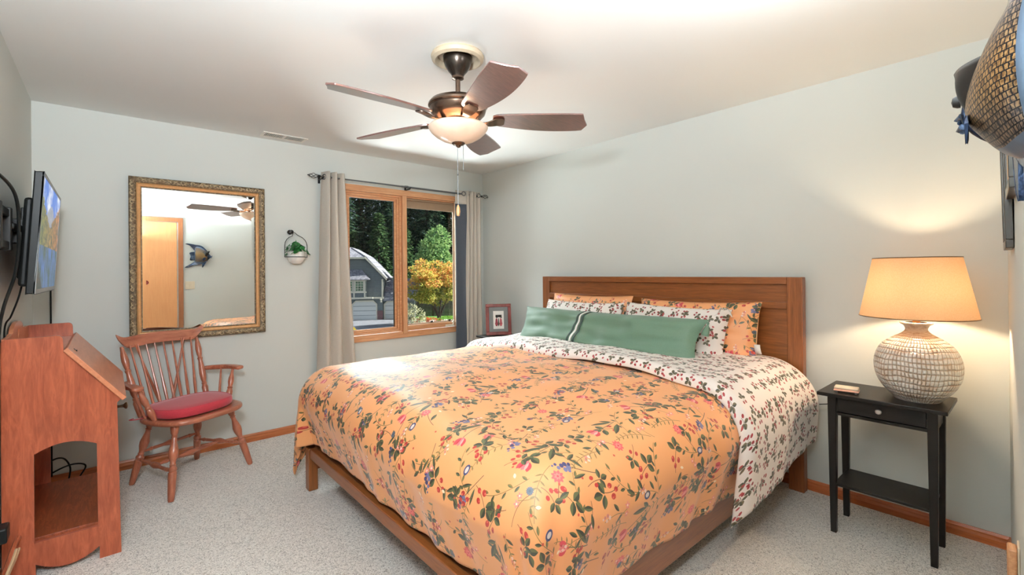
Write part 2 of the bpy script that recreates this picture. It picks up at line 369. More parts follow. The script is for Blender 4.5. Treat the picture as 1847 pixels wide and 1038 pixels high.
# --- printed fabrics -------------------------------------------------------
class Print(N):
    mag = 1.0
    def start(s, base, scale=1.0):
        s.p = s.mapping(s.n('ShaderNodeTexCoord').outputs['UV'], scale=(scale, scale, 1)); s.col = base
    def cell(s, size, off=(0, 0), jit=0.28, keep=1.0, rot=(0, 6.283), mirror=False):
        q = s.mapping(s.vm('MULTIPLY_ADD', s.col, (1e-6, 1e-6, 1e-6), s.p) if isinstance(s.col, bpy.types.NodeSocket) else s.p, loc=(off[0], off[1], 0), scale=(1/size, 1/size, 1))
        fl = s.vm('FLOOR', q); fr = s.vm('SUBTRACT', s.vm('FRACTION', q), (0.5, 0.5, 0))
        w = s.n('ShaderNodeTexWhiteNoise', noise_dimensions='2D'); s.set(w.inputs['Vector'], s.vm('ADD', fl, (off[0]*7.3+0.37, off[1]*3.1+0.11, 0)))
        rv, rc = w.outputs['Value'], w.outputs['Color']
        j = s.vm('MULTIPLY', s.vm('SUBTRACT', rc, (0.5, 0.5, 0.5)), (jit, jit, 0))
        l = s.vm('SUBTRACT', fr, j)
        vr = s.n('ShaderNodeVectorRotate', rotation_type='Z_AXIS'); s.set(vr.inputs['Vector'], l)
        s.set(vr.inputs['Angle'], s.math('MULTIPLY_ADD', rv, rot[1]-rot[0], rot[0]))
        s.l = s.vm('MULTIPLY', vr.outputs[0], (size*s.mag, size*s.mag, 0))   # metres from the motif's middle
        s.keep = s.math('LESS_THAN', s.sep(rc)[2], keep) if keep < 1 else None
        s.rv = rv
    def put(s, mask, col, both=True):
        if s.keep is not None and both: mask = s.math('MULTIPLY', mask, s.keep)
        s.col = s.mix(mask, s.col, col)
    def ell(s, cx, cy, a_, b_, rot=0.0):
        q = s.mapping(s.l, (cx, cy, 0), (0, 0, rot), (a_, b_, 1), 'TEXTURE')
        return s.math('LESS_THAN', s.vm('LENGTH', q, out=1), 1.0)
    def leaf(s, cx, cy, a_, b_, rot, col, col2=None):
        q = s.mapping(s.l, (cx, cy, 0), (0, 0, rot), (a_, b_, 1), 'TEXTURE')
        x, y, z = s.sep(q)
        f = s.math('ADD', s.math('MULTIPLY', x, x), s.math('ABSOLUTE', y))
        m = s.math('LESS_THAN', f, 1.0)
        if col2: col = s.mix(s.math('GREATER_THAN', y, 0.0), col, col2)
        s.put(m, col)
    def stem(s, k, L, w, col, x0=0.0, y0=0.0, rot=0.0):
        q = s.mapping(s.l, (x0, y0, 0), (0, 0, rot), (1, 1, 1), 'TEXTURE'); x, y, z = s.sep(q)
        d = s.math('ABSOLUTE', s.math('SUBTRACT', x, s.math('MULTIPLY', s.math('MULTIPLY', y, y), k)))
        s.put(s.math('MULTIPLY', s.math('LESS_THAN', d, w), s.math('LESS_THAN', s.math('ABSOLUTE', y), L)), col)
    def petals(s, cx, cy, r, n, col, col2, depth=0.35):
        q = s.mapping(s.l, (-cx, -cy, 0)); x, y, z = s.sep(q)
        ang = s.math('ARCTAN2', y, x); rr = s.vm('LENGTH', q, out=1)
        e = s.math('MULTIPLY_ADD', s.math('COSINE', s.math('MULTIPLY', ang, n)), r*depth, r*(1-depth))
        s.put(s.math('LESS_THAN', rr, e), col); s.put(s.math('LESS_THAN', rr, r*0.3), col2)
    def done(s, rough=0.8, wr=0.12, sheen=0.3, coat=0.0):
        nz = s.noise(s.p, 600, 2); n2 = s.noise(s.p, 9, 3)
        h = s.math('ADD', s.math('MULTIPLY', nz, 0.05), n2)
        s.bsdf(s.col, rough, 0, s.bump(h, wr, 0.02), Sheen_Weight=sheen, Sheen_Roughness=0.35, Specular_IOR_Level=0.5, Coat_Weight=coat, Coat_Roughness=0.42, Coat_IOR=1.6); return s.m

GD, GM = srgb(44, 46, 30), srgb(84, 86, 50)
def floral(name, base):
    a = Print(name); a.mag = 1.0; a.start(base, 1.0)
    olive, brown = srgb(124, 104, 54), srgb(112, 70, 40)
    # vines and ferns
    a.cell(0.21, (0.13, 0.41), 0.2, 0.9, (0.3, 2.9)); a.stem(3.5, 0.085, 0.0013, olive)
    for i, (y, sd) in enumerate(((-0.07, 1), (-0.045, -1), (-0.02, 1), (0.005, -1), (0.03, 1), (0.055, -1), (0.078, 1))):
        a.leaf(3.5*y*y+sd*0.011, y, 0.013, 0.0052, sd*0.9 if sd > 0 else pi-0.9, GD if i % 2 else olive, GM)
    a.cell(0.24, (0.66, 0.17), 0.22, 0.8, (-0.8, 0.8)); a.stem(-2.0, 0.09, 0.0012, olive)
    for i in range(6):
        y = -0.05+i*0.024
        ll = 0.014-0.0014*i; a.leaf(-2*y*y+ll*.85, y+ll*.5, ll, 0.0028, 0.55, olive); a.leaf(-2*y*y-ll*.85, y+ll*.5, ll, 0.0028, pi-0.55, olive)
    # blue hyacinths
    a.cell(0.27, (0.37, 0.71), 0.26, 0.85, (-0.7, 0.7)); a.stem(1.5, 0.06, 0.0013, GD, 0, -0.045)
    a.leaf(0.024, -0.03, 0.028, 0.006, 1.0, GD, GM); a.leaf(-0.024, -0.035, 0.028, 0.006, 2.1, GM, GD)
    for x, y, r in ((0, 0, .0105), (.011, .012, .009), (-.011, .013, .009), (.003, .024, .009), (-.007, .036, .0075), (.006, .045, .006), (0, .056, .0045), (.013, -.003, .007), (-.012, -.001, .007)):
        a.put(a.ell(x, y, r, r*0.85), srgb(48, 46, 86) if x > 0 else srgb(98, 98, 132))
    # strawberry sprigs
    for off, sz, kp in (((0.83, 0.52), 0.2, 0.9), ((0.29, 0.93), 0.31, 0.8)):
        a.cell(sz, off, 0.25, kp, (0, 6.28)); a.stem(4, 0.05, 0.0012, brown, 0, -0.02)
        a.leaf(0.0, 0.045, 0.021, 0.0125, pi/2, GD, GM); a.leaf(0.02, 0.022, 0.020, 0.012, 0.35, GM, GD); a.leaf(-0.02, 0.022, 0.020, 0.012, pi-0.35, GD, GM)
        for x, y, r in ((.018, -.02, .0095), (-.014, -.026, .0105), (.002, -.046, .009)):
            a.put(a.ell(x, y, r*0.82, r*1.1), srgb(164, 38, 32))
            a.put(a.ell(x-0.003, y+0.004, r*0.3, r*0.4), srgb(214, 96, 76))
    # tulips with long leaves
    a.cell(0.34, (0.52, 0.05), 0.25, 0.9, (-0.5, 0.5)); a.stem(0.8, 0.062, 0.0018, GM, 0, -0.035)
    a.leaf(0.030, -0.045, 0.042, 0.0105, 1.05, GD, GM); a.leaf(-0.034, -0.055, 0.040, 0.0105, 2.05, GM, GD); a.leaf(0.028, -0.078, 0.026, 0.008, 0.5, GD, GM)
    for x, y, ra, rb, t, c in ((-.015, .045, .020, .0105, 1.95, (196, 52, 62)), (.015, .045, .020, .0105, 1.2, (206, 60, 70)), (0, .043, .022, .012, 1.57, (226, 110, 112)), (-.008, .046, .017, .005, 1.75, (236, 160, 150)), (.009, .046, .017, .004, 1.4, (176, 30, 46))):
        a.leaf(x, y, ra, rb, t, srgb(*c))
    # peonies and small pink flowers
    a.cell(0.37, (0.09, 0.56), 0.28, 0.85, (0, 6.28)); a.stem(2, 0.05, 0.0013, brown, 0, -0.05); a.leaf(0.02, -0.05, 0.022, 0.008, 0.7, GM, GD)
    a.petals(0, 0.005, 0.023, 9, srgb(214, 84, 84), srgb(240, 150, 130), 0.14); a.petals(0, 0.006, 0.013, 7, srgb(232, 124, 112), srgb(190, 48, 60), 0.2)
    a.cell(0.22, (0.74, 0.86), 0.3, 0.7, (0, 6.28)); a.stem(5, 0.03, 0.001, olive, 0.004, -0.02)
    a.petals(0.0, 0.016, 0.0125, 5, srgb(226, 124, 128), srgb(250, 214, 190)); a.petals(0.02, 0.001, 0.011, 5, srgb(222, 112, 116), srgb(250, 214, 190))
    # navy rings, thistles
    a.cell(0.43, (0.21, 0.23), 0.3, 0.8, (-0.3, 0.3)); a.put(a.ell(0, 0, 0.0135, 0.018), srgb(54, 58, 94)); a.put(a.ell(0, 0, 0.0075, 0.011), srgb(214, 200, 190))
    a.cell(0.39, (0.61, 0.63), 0.3, 0.8, (0, 6.28)); a.stem(3, 0.06, 0.0011, brown, 0, -0.05); a.petals(0, 0.012, 0.014, 13, srgb(74, 84, 98), srgb(52, 60, 72), 0.12)
    # dark long leaves
    a.cell(0.26, (0.44, 0.38), 0.25, 0.7, (0, 6.28)); a.stem(6, 0.05, 0.0012, brown); a.leaf(0.016, 0.03, 0.022, 0.0075, 1.0, GD, GM); a.leaf(-0.006, 0.0, 0.022, 0.0075, 2.2, GM, GD); a.leaf(0.022, -0.026, 0.022, 0.0075, 0.3, GD, GM)
    a.cell(0.19, (0.58, 0.92), 0.3, 0.75, (0, 6.28)); a.stem(4, 0.04, 0.0011, brown, 0, -0.01)
    a.leaf(0.0, 0.035, 0.016, 0.0095, pi/2, GD, GM); a.leaf(0.016, 0.018, 0.016, 0.009, 0.35, GM, GD); a.leaf(-0.016, 0.018, 0.016, 0.009, pi-0.35, GD, GM)
    for x, y in ((.012, -.012), (-.012, -.020)): a.put(a.ell(x, y, .0065, .0085), srgb(168, 42, 34))
    a.cell(0.23, (0.11, 0.79), 0.3, 0.8, (-0.6, 0.6)); a.stem(-3, 0.055, 0.001, olive)
    for x, y, r in ((0, .03, .006), (.007, .04, .0055), (-.006, .045, .005), (.004, .053, .0045), (0, .062, .0035)): a.put(a.ell(x, y, r, r), srgb(200, 120, 110) if x > 0 else srgb(232, 196, 180))
    a.leaf(0.018, -0.01, 0.019, 0.0065, 0.8, GM, GD); a.leaf(-0.018, -0.025, 0.019, 0.0065, 2.3, GD, GM)
    # butterflies and petals scattered
    a.cell(0.085, (0.3, 0.1), 0.5, 0.30, (0, 6.28)); a.put(a.ell(0, 0, 0.0045, 0.004), srgb(186, 66, 44))
    a.cell(0.15, (0.9, 0.35), 0.5, 0.25, (0, 6.28)); a.leaf(0, 0, 0.010, 0.005, 0.4, srgb(246, 222, 190))
    return a.done(0.55, 0.10, 0.2, 0.3)
M['floral'] = floral('orange_floral_cotton', srgb(232, 159, 102))
a = Print('strawberry_cotton'); a.mag = 0.84; a.start(srgb(240, 230, 222))
gd, gm, rd = srgb(60, 58, 42), srgb(104, 90, 62), srgb(142, 38, 40)
for off, sz, kp in (((0.1, 0.3), 0.084, 0.95), ((0.6, 0.77), 0.101, 0.9)):
    a.cell(sz, off, 0.40, kp, (0, 6.28))
    a.leaf(0.0, 0.016, 0.0105, 0.0068, pi/2, gd, gm); a.leaf(0.0105, 0.006, 0.0105, 0.0064, 0.2, gm, gd); a.leaf(-0.0105, 0.005, 0.0105, 0.0064, pi-0.25, gd, gm)
    a.stem(9, 0.012, 0.0007, gd, 0, -0.006)
    for x, y in ((.009, -.012), (-.007, -.016)): a.put(a.ell(x, y, 0.0052, 0.0066), rd)
a.cell(0.052, (0.4, 0.52), 0.4, 0.6, (0, 6.28)); a.put(a.ell(0, 0, 0.0046, 0.0062), srgb(164, 58, 58))
M['berry'] = a.done(0.8, 0.10, 0.25, 0.2)
M['shell_cloth'] = plain('pale_orange_lining', srgb(240, 196, 140), 0.8, 0, 0.04, 60)

# ------------------------------------------------------------------ room
ANG = R(3.1)
MW = Matrix.Translation((0, -4.05518, 0)) @ Matrix.Rotation(ANG, 4, 'Z')     # local -x runs along the front wall, +y into the room
H = 2.44
HX0, HX1, HZ0, HZ1 = -1.585, -0.395, 0.745, 2.10
HX1 = -.37
b = MB(); b.box(-3.70, HX0, 0, .14, 0, H); b.box(HX1, .14, 0, .03, 0, H); b.box(HX1+.10, .14, .03, .14, 0, H); b.box(HX0, HX1, 0, .14, 0, HZ0); b.box(HX0, HX1, 0, .14, HZ1, H); b.box(HX1, HX1+.10, .03, .14, 0, HZ0); b.box(HX1, HX1+.10, .03, .14, HZ1, H)
tag(b.build('wall_back', M['wall'], smooth=False), kind='structure')
b = MB(); b.box(0, .14, -4.3, 0, 0, H); tag(b.build('wall_right', M['wall'], smooth=False), kind='structure')
b = MB(); b.box(-3.70, -3.5562, -4.5, 0, 0, H); tag(b.build('wall_left', M['wall'], smooth=False), kind='structure')
b = MB(); b.box(-3.75, .14, -.14, 0, 0, H, MW); tag(b.build('wall_front', M['wall'], smooth=False), kind='structure')
b = MB(); b.box(-3.75, .14, -4.55, .14, -.12, 0); tag(b.build('floor', M['carpet'], smooth=False), kind='structure')
b = MB(); b.box(-3.75, .14, -4.55, .14, H, H+.12); tag(b.build('ceiling', M['ceil'], smooth=False), kind='structure')
# outer shell of our house so that daylight enters only by the window
prof = [(0, 0), (.014, 0), (.014, .030), (.011, .042), (.011, .050), (.006, .062), (.0, .062)]
def baseboard(name, pts, M_=None, mat='base_wood'):
    b = MB(); n = len(prof); vs = []
    for (x, y, nx, ny) in pts:
        for d, z in prof:
            p = Vector((x+nx*d, y+ny*d, z)); vs.append(M_ @ p if M_ is not None else p)
    fs = []
    for i in range(len(pts)-1):
        for k in range(n-1): fs.append((i*n+k, i*n+k+1, (i+1)*n+k+1, (i+1)*n+k))
    b.add(vs, fs); tag(b.build(name, M[mat], smooth=False), kind='structure')
baseboard('baseboard_back', [(-3.556, 0, 0, -1), (0, 0, 0, -1)])
baseboard('baseboard_right', [(0, 0, -1, 0), (0, -4.05, -1, 0)], None, 'base_wood_y')
baseboard('baseboard_left', [(-3.5562, 0, 1, 0), (-3.5562, -4.2, 1, 0)], None, 'base_wood_y')
baseboard('baseboard_front', [(0, 0, 0, 1), (-2.37, 0, 0, 1)], MW)

# ------------------------------------------------------------------ window
win = thing('window_1', 'oak framed window of two panes between the grey curtains', 'window', (-.99, 0, .70)); win['kind'] = 'structure'
def wpart(mb, name, mat, **kw):
    mb.v = [(x+.99, y, z-.70) for x, y, z in mb.v]; return mb.build(name, mat, win, **kw)
def frame_boxes(b, x0, x1, z0, z1, wl, wr, wb, wt, y0, y1):
    b.box(x0, x1, y0, y1, z1-wt, z1); b.box(x0, x1, y0, y1, z0, z0+wb); b.box(x0, x0+wl, y0, y1, z0+wb, z1-wt); b.box(x1-wr, x1, y0, y1, z0+wb, z1-wt)
b = MB(); b.box(-1.625, -.356, -.02, .0, 2.095, 2.152); b.box(-1.625, -.356, -.02, 0, .697, .757); wpart(b, 'casing', M['oak_trim'], bevel=.003)
b = MB(); b.box(-1.625, -1.585, -.02, 0, .757, 2.095); wpart(b, 'casing', M['oak_trim_v'], bevel=.003)
b = MB(); b.box(-.386, -.356, -.02, 0, .757, 2.095); wpart(b, 'casing', M['cream'], bevel=.003)  # lit look of this casing board put into its cream colour
b = MB(); b.box(-1.014, -.966, -.03, .06, .735, 2.097); wpart(b, 'mullion', M['oak_trim_v'], bevel=.004)
b = MB()
for i in range(3):   # stepped jamb of the fixed light
    w = .022*(i+1); frame_boxes(b, -1.585+.0, -1.014, .757, 2.095, w, w*.85, w*.7, w*.8, .0+i*.018, .02+i*.018)
wpart(b, 'sash', M['oak_trim'], bevel=.002)
b = MB(); frame_boxes(b, -1.53, -1.07, .80, 2.045, .006, .006, .006, .006, .05, .06); wpart(b, 'glazing_bead', M['matte_black'])
b = MB(); frame_boxes(b, -.966, -.37, .757, 2.095, .014, .006, .05, .012, .0, .03); wpart(b, 'stop', M['oak_trim'], bevel=.002)
b = MB(); frame_boxes(b, -.955, -.376, .80, 2.083, .012, .006, .012, .018, .022, .034); wpart(b, 'screen_frame', M['sash_tan'], bevel=.002)
b = MB(); frame_boxes(b, -.96, -.345, .80, 2.085, .030, .028, .020, .095, .045, .062); wpart(b, 'sash', M['sash_tan'], bevel=.003)
b = MB(); b.box(-1.53, -1.07, .053, .056, .80, 2.045); wpart(b, 'pane', M['glass'], smooth=False)
b = MB(); b.box(-.935, -.372, .053, .056, .815, 2.0); wpart(b, 'pane', M['glass'], smooth=False)
b = MB(); b.box(-.525, -.42, -.035, -.018, .762, .782); b.tube([(-.44, -.03, .775), (-.425, -.035, .80), (-.43, -.045, .83), (-.45, -.05, .815)], .006); b.lathe([(.01, 0), (.012, .012), (0, .02)], Matrix.Translation((-.45, -.05, .80)), 10)
wpart(b, 'crank_handle', M['almond'], bevel=.004)
b = MB()
for x in (-.66, -.44): b.box(x-.012, x+.012, .02, .036, .815, .832)
wpart(b, 'latch', M['matte_black'], bevel=.003)

# door on the front wall, seen in the mirror
dr = thing('door_1', 'light veneer door seen in the gold mirror', 'door', tuple(MW @ Vector((-2.8, 0, 0))), ANG); dr['kind'] = 'structure'
b = MB(); b.box(.37, .43, 0, .02, 0, 2.165); b.box(-.43, -.37, 0, .02, 0, 2.165); b.box(-.43, .43, 0, .021, 2.105, 2.165); b.build('casing', M['door_casing'], dr, bevel=.003)
b = MB(); b.box(-.37, .355, 0, .006, .01, 2.10); b.build('door_panel', M['door'], dr, bevel=.002)
b = MB(); b.lathe([(.030, 0), (.030, .003), (.024, .003), (.022, .001), (0, .001)], Matrix.Translation((.0, .006, 1.23)) @ Matrix.Rotation(-pi/2, 4, 'X')); b.build('finger_pull', M['cherry'], dr)

# ------------------------------------------------------------------ ceiling vent
v = thing('ceiling_vent', 'white slotted air register in the ceiling above the mirror', 'vent', (-2.125, -.155, H))
b = MB(); b.box(-.165, .165, -.07, -.05, -.006, 0); b.box(-.165, .165, .05, .07, -.006, 0); b.box(-.165, -.14, -.05, .05, -.006, 0); b.box(.14, .165, -.05, .05, -.006, 0); b.box(-.008, .008, -.05, .05, -.006, 0)
b.build('frame', M['white'], v, bevel=.002)
b = MB()
for s_ in (-1, 1):
    for i in range(11): 
        x = s_*(.014+i*.0118); b.box(x-.0020, x+.0020, -.05, .05, -.006, -.001)
b.build('louvre', M['white'], v)
b = MB(); b.box(-.14, .14, -.05, .05, -.001, -.0002); b.build('duct_shade_plate', M['matte_black'], v)  # black plate, the shade inside the duct put into its colour

# ------------------------------------------------------------------ ceiling fan
fan = thing('ceiling_fan', 'bronze ceiling fan with five dark blades and a lit glass bowl', 'ceiling fan', (-1.856, -2.22, H))
b = MB(); b.lathe([(0, 0), (.128, 0), (.134, -.012), (.130, -.028), (.114, -.036), (.104, -.030), (.096, -.014), (.04, -.010)], seg=40); b.build('ceiling_ring', M['beige_ring'], fan)
b = MB(); b.lathe([(.074, -.012), (.072, -.035), (.062, -.062), (.048, -.084), (.034, -.100), (.026, -.118), (.024, -.124), (.0, -.124)], seg=36); b.build('canopy', M['dark_bronze'], fan)
b = MB(); b.lathe([(.030, -.112), (.030, -.122), (.016, -.128)], seg=24); b.lathe([(.0125, -.11), (.0125, -.23)], seg=16); b.build('downrod', M['bronze'], fan)
b = MB(); b.lathe([(r_, z_-.026) for r_, z_ in [(.0, -.186), (.030, -.188), (.060, -.194), (.105, -.200), (.138, -.214), (.150, -.230), (.150, -.238), (.142, -.244), (.144, -.250), (.136, -.275), (.115, -.296), (.085, -.308), (.062, -.314), (.058, -.322), (0, -.322)]], seg=48); b.build('motor_housing', M['bronze'], fan)
b = MB(); b.lathe([(.055, -.344), (.064, -.348), (.064, -.366), (.05, -.372), (.0, -.372)], seg=36); b.build('light_fitter', M['bronze'], fan)
pr = [(.147, -.366), (.151, -.370), (.148, -.378), (.138, -.394), (.116, -.414), (.084, -.433), (.046, -.446), (.012, -.450)]
b = MB(); b.lathe(pr+[(r_-.004 if r_ > .02 else r_, z_+.004) for r_, z_ in pr[::-1]], seg=48, cap=False); b.build('glass_bowl', M['bowl'], fan, angle=60)
b = MB(); b.lathe([(0, -.440), (.030, -.442), (.034, -.450), (.028, -.457), (.014, -.462), (.010, -.469), (0, -.473)], seg=24); b.build('finial', M['bronze'], fan)
for (dx, dy, zl, nm) in ((-.004, .002, -.775, 'pull_chain'), (.018, -.016, -.585, 'pull_chain')):
    b = MB(); b.tube([(dx, dy, -.45), (dx, dy, (zl-.45)/2), (dx, dy, zl)], .0016, 6); b.lathe([(.0, 0), (.004, .004), (.004, .010), (0, .014)], Matrix.Translation((dx, dy, zl+.16)), 8); 
    pc = b.build(nm, M['steel'], fan)
    if nm and zl < -.7:
        b = MB(); b.lathe([(0, -.045), (.008, -.042), (.011, -.02), (.009, 0), (.004, .012), (0, .014)], Matrix.Translation((dx, dy, zl)), 12); q_ = b.build('pull_tag', M['gold'], pc)
def blade_mesh():
    b = MB(); n = 26; vs = []; th = .0045
    for i in range(n+1):
        t = i/n; x = .175+t*.487
        hw = .048+.034*sin(min(1, t*1.05)*pi*.66)
        if t > .93: hw *= sqrt(max(0.0, 1-((t-.93)/.075)**2))*.55+.45 if t < 1 else .30
        if t < .06: hw *= .72+.28*sqrt(t/.06)
        sk = .010*sin(t*pi)
        for (sy, sz) in ((-1, th), (1, th), (1, -th), (-1, -th)):
            vs.append((x+(.012*sy*(t > .93)), sy*hw+sk, sz))
    fs = [(0, 1, 2, 3), (4*n+3, 4*n+2, 4*n+1, 4*n)]
    for i in range(n):
        for k in range(4):
            k2 = (k+1) % 4; fs.append((4*i+k, 4*(i+1)+k, 4*(i+1)+k2, 4*i+k2))
    return b.add(vs, fs)
for k in range(5):
    a_ = R(181+72*k)
    Mx = Matrix.Rotation(a_, 4, 'Z') @ Matrix.Translation((0, 0, -.326)) @ Matrix.Rotation(R(-13), 4, 'X')
    b = blade_mesh(); b.v = [tuple(Mx @ Vector(p)) for p in b.v]; bl = b.build('blade', M['blade'], fan, angle=50, bevel=.002)
    b = MB(); pts = [(.075, 0, -.004), (.11, 0, -.020), (.15, 0, -.024), (.19, 0, -.014), (.235, 0, -.010)]
    cm = catmull(pts, 5); nn = len(cm)
    vs = []
    for i, p_ in enumerate(cm):
        t = i/(nn-1); hw = .014+.018*sstep(.35, .75, t)-.012*sstep(.9, 1, t)
        for sy, sz in ((-1, .003), (1, .003), (1, -.003), (-1, -.003)): vs.append((p_.x, sy*hw, p_.z+sz))
    fs = [(0, 1, 2, 3), (4*nn-1, 4*nn-2, 4*nn-3, 4*nn-4)]+[(4*i+q, 4*(i+1)+q, 4*(i+1)+(q+1) % 4, 4*i+(q+1) % 4) for i in range(nn-1) for q in range(4)]
    b.add(vs, fs); b.v = [tuple(Mx @ Vector(p)) for p in b.v]; b.build('blade_bracket', M['bronze'], fan, bevel=.0015)
light('fan_bulb', 'POINT', (-1.856, -2.22, H-.400), 4.5, (1.0, 0.66, 0.42), shadow_soft_size=.04)

# ------------------------------------------------------------------ mirror
mir = thing('wall_mirror', 'large rectangular mirror in an ornate gilt and bronze frame', 'mirror', (-2.667, -.012, .872))
def sweep_rect(b, x0, x1, z0, z1, prof2):   # prof2 [(inset, y)] closed ring sweep with mitred corners
    n = len(prof2); vs = []
    for cx, cz, sx, sz in ((x0, z0, 1, 1), (x1, z0, -1, 1), (x1, z1, -1, -1), (x0, z1, 1, -1)):
        for d, y in prof2: vs.append((cx+sx*d, y, cz+sz*d))
    fs = []
    for i in range(4):
        j = (i+1) % 4
        for k in range(n-1): fs.append((i*n+k, i*n+k+1, j*n+k+1, j*n+k))
    return b.add(vs, fs)
hw, hh = .4235, 1.151
b = MB(); sweep_rect(b, -hw, hw, 0, hh, [(0, .012), (0, -.026), (.006, -.034), (.018, -.038), (.032, -.034), (.042, -.026), (.044, -.018)])
b.cur = 1
def scroll(cx, cz, ang, s_=1.0):
    pts = []
    for i in range(15):
        t = i/14; r_ = .0165*(1-t*.75); th_ = t*4.6
        pts.append((cx+s_*(cos(ang)*(r_*cos(th_))-sin(ang)*(r_*sin(th_))), -.036-.003*sin(t*3), cz+s_*(sin(ang)*(r_*cos(th_))+cos(ang)*(r_*sin(th_)))))
    b.tube(pts, [.0034*(1-.6*i/14) for i in range(15)], 6)
    b.tube([(cx+cos(ang)*(.012+u*.026)-sin(ang)*(.010*sin(u*3)), -.036, cz+sin(ang)*(.012+u*.026)+cos(ang)*(.010*sin(u*3)-.006)) for u in (0, .25, .5, .75, 1)], [.003, .0034, .003, .002, .001], 6)
nx_ = 13; nz_ = 18
for i in range(nx_):
    x = -hw+.03+(i+.5)*(2*hw-.06)/nx_; scroll(x, hh-.021, 0); scroll(x, .021, pi)
for i in range(nz_):
    z = .03+(i+.5)*(hh-.06)/nz_; scroll(-hw+.021, z, pi/2); scroll(hw-.021, z, -pi/2)
b.build('carved_border', [M['carve'], M['scroll']], mir, angle=30)
b = MB(); sweep_rect(b, -hw, hw, 0, hh, [(.042, -.012), (.042, -.026), (.046, -.030), (.052, -.022), (.060, -.018), (.064, -.022), (.066, -.016), (.068, -.006)])
b.build('gold_inner_band', M['gold'], mir, angle=25)
b = MB(); sweep_rect(b, -hw, hw, 0, hh, [(.066, -.006), (.066, -.018), (.071, -.018), (.073, -.008)]); b.build('dark_lip', M['carve'], mir, angle=25)
b = MB(); sweep_rect(b, -hw+.071, hw-.071, .071, hh-.071, [(0, -.0066), (.022, -.0072)]); i0 = .093
b.add([(-hw+i0, -.0072, i0), (hw-i0, -.0072, i0), (hw-i0, -.0072, hh-i0), (-hw+i0, -.0072, hh-i0)], [(0, 1, 2, 3)])
b.build('mirror_glass', M['mirror'], mir, smooth=False)
b = MB(); b.box(-hw+.01, hw-.01, -.004, .011, .01, hh-.01); b.build('backing', M['black'], mir)

# ------------------------------------------------------------------ hanging planter
pl = thing('wall_planter', 'small white pot with green trailing plant in a black wire hanger', 'planter', (-2.018, -.075, 1.42))
b = MB(); b.lathe([(.0, 0), (.018, 0), (.020, .012), (.010, .02), (.008, .045), (.016, .055), (.016, .065), (0, .07)], Matrix.Translation((-.03, .075, .265)) @ Matrix.Rotation(pi/2, 4, 'X'), 20)
b.build('wall_hook', M['matte_black'], pl)
arch = [(-.088, 0, .055), (-.088, 0, .15)]+[(-.088*cos(t*pi/2/5), 0, .15+.085*sin(t*pi/2/5)) for t in range(1, 5)]+[(-.030, 0, .240), (-.022, 0, .252), (-.02, 0, .262), (-.006, 0, .256), (.012, 0, .240)]+[(.088*cos(t*pi/2/5), 0, .15+.085*sin(t*pi/2/5)) for t in range(4, 0, -1)]+[(.088, 0, .15), (.088, 0, .055)]
b = MB(); b.tube(arch, .0028, 8); b.tube([(-.088, 0, .055), (-.074, -.02, .055), (-.04, -.066, .055), (0, -.074, .055), (.04, -.066, .055), (.074, -.02, .055), (.088, 0, .055)], .0028, 8)
b.build('wire_hanger', M['matte_black'], pl)
b = MB(); b.lathe([(0, 0), (.03, .001), (.055, .020), (.070, .050), (.070, .075), (.064, .098), (.058, .100), (.056, .090), (.0, .088)], seg=32); b.build('pot', M['pot'], pl)
b = MB(); rnd = random.Random(3)
for i in range(30):
    a0 = rnd.uniform(0, 2*pi); rad = rnd.uniform(.01, .095); zz = .105+rnd.uniform(0, .10)*(1-rad/.14)
    c_ = Vector((cos(a0)*rad, sin(a0)*rad*.55-.02, zz))
    b.tube(catmull([(c_.x*.2, c_.y*.2, .085), (c_.x*.6, c_.y*.6, zz+.01), tuple(c_)], 4), .0012, 5)
    sz = rnd.uniform(.020, .034); tl = Matrix.Translation(c_) @ Matrix.Rotation(a0, 4, 'Z') @ Matrix.Rotation(rnd.uniform(.3, 1.1), 4, 'Y') @ Matrix.Rotation(rnd.uniform(-.6, .6), 4, 'X')
    vs = [tl @ Vector((0, 0, .002))]
    for k in range(12):
        t = 2*pi*k/12; rr = sz*(1-.35*exp(-((t-pi)/.4)**2))*(1+.15*cos(t)); vs.append(tl @ Vector((sz*.8+rr*cos(t), rr*sin(t)*.85, -.004*abs(sin(t)))))
    b.add(vs, [(0, 1+k, 1+(k+1) % 12) for k in range(12)])
b.build('foliage', M['leaf'], pl)

# ------------------------------------------------------------------ curtains and rod
rod = thing('curtain_rod', 'dark metal curtain rod with twisted cage finials above the window', 'curtain rod', (-.96, -.10, 2.17))
b = MB(); b.tube([(-.86, 0, 0), (-.03, 0, 0)], .0075, 12); b.tube([(-.10, 0, 0), (.86, 0, 0)], .0095, 12); b.tube([(-.045, 0, 0), (-.03, 0, 0)], .014, 12); b.build('rod', M['steel'], rod)
for sx, nm in ((-1, 'finial'), (1, 'finial')):
    b = MB(); x0 = sx*.862
    for k in range(4):
        pts = []
        for i in range(13):
            t = i/12; r_ = .020*sin(pi*t)**.8+.001; a0 = k*pi/2+t*pi*1.1; pts.append((x0+sx*(.014+t*.085), r_*cos(a0), r_*sin(a0)))
        b.tube(pts, .0024, 6)
    b.lathe([(0, 0), (.011, .002), (.012, .008), (.006, .014)], Matrix.Translation((x0, 0, 0)) @ Matrix.Rotation(sx*pi/2, 4, 'Y'), 14)
    b.lathe([(0, .095), (.004, .098), (.005, .104), (0, .112)], Matrix.Translation((x0, 0, 0)) @ Matrix.Rotation(sx*pi/2, 4, 'Y'), 10)
    b.build(nm, M['matte_black'], rod)
for x in (-.845, -.01, .80):
    b = MB(); b.box(x-.008, x+.008, .085, .099, -.045, .03); b.box(x-.006, x+.006, 0.0, .090, -.02, -.010); b.tube([(x, .02*sin(t), -.001-.013*cos(t)) for t in [k*.4 for k in range(-4, 5)]], .004, 6); b.build('bracket', M['matte_black'], rod, bevel=.002)

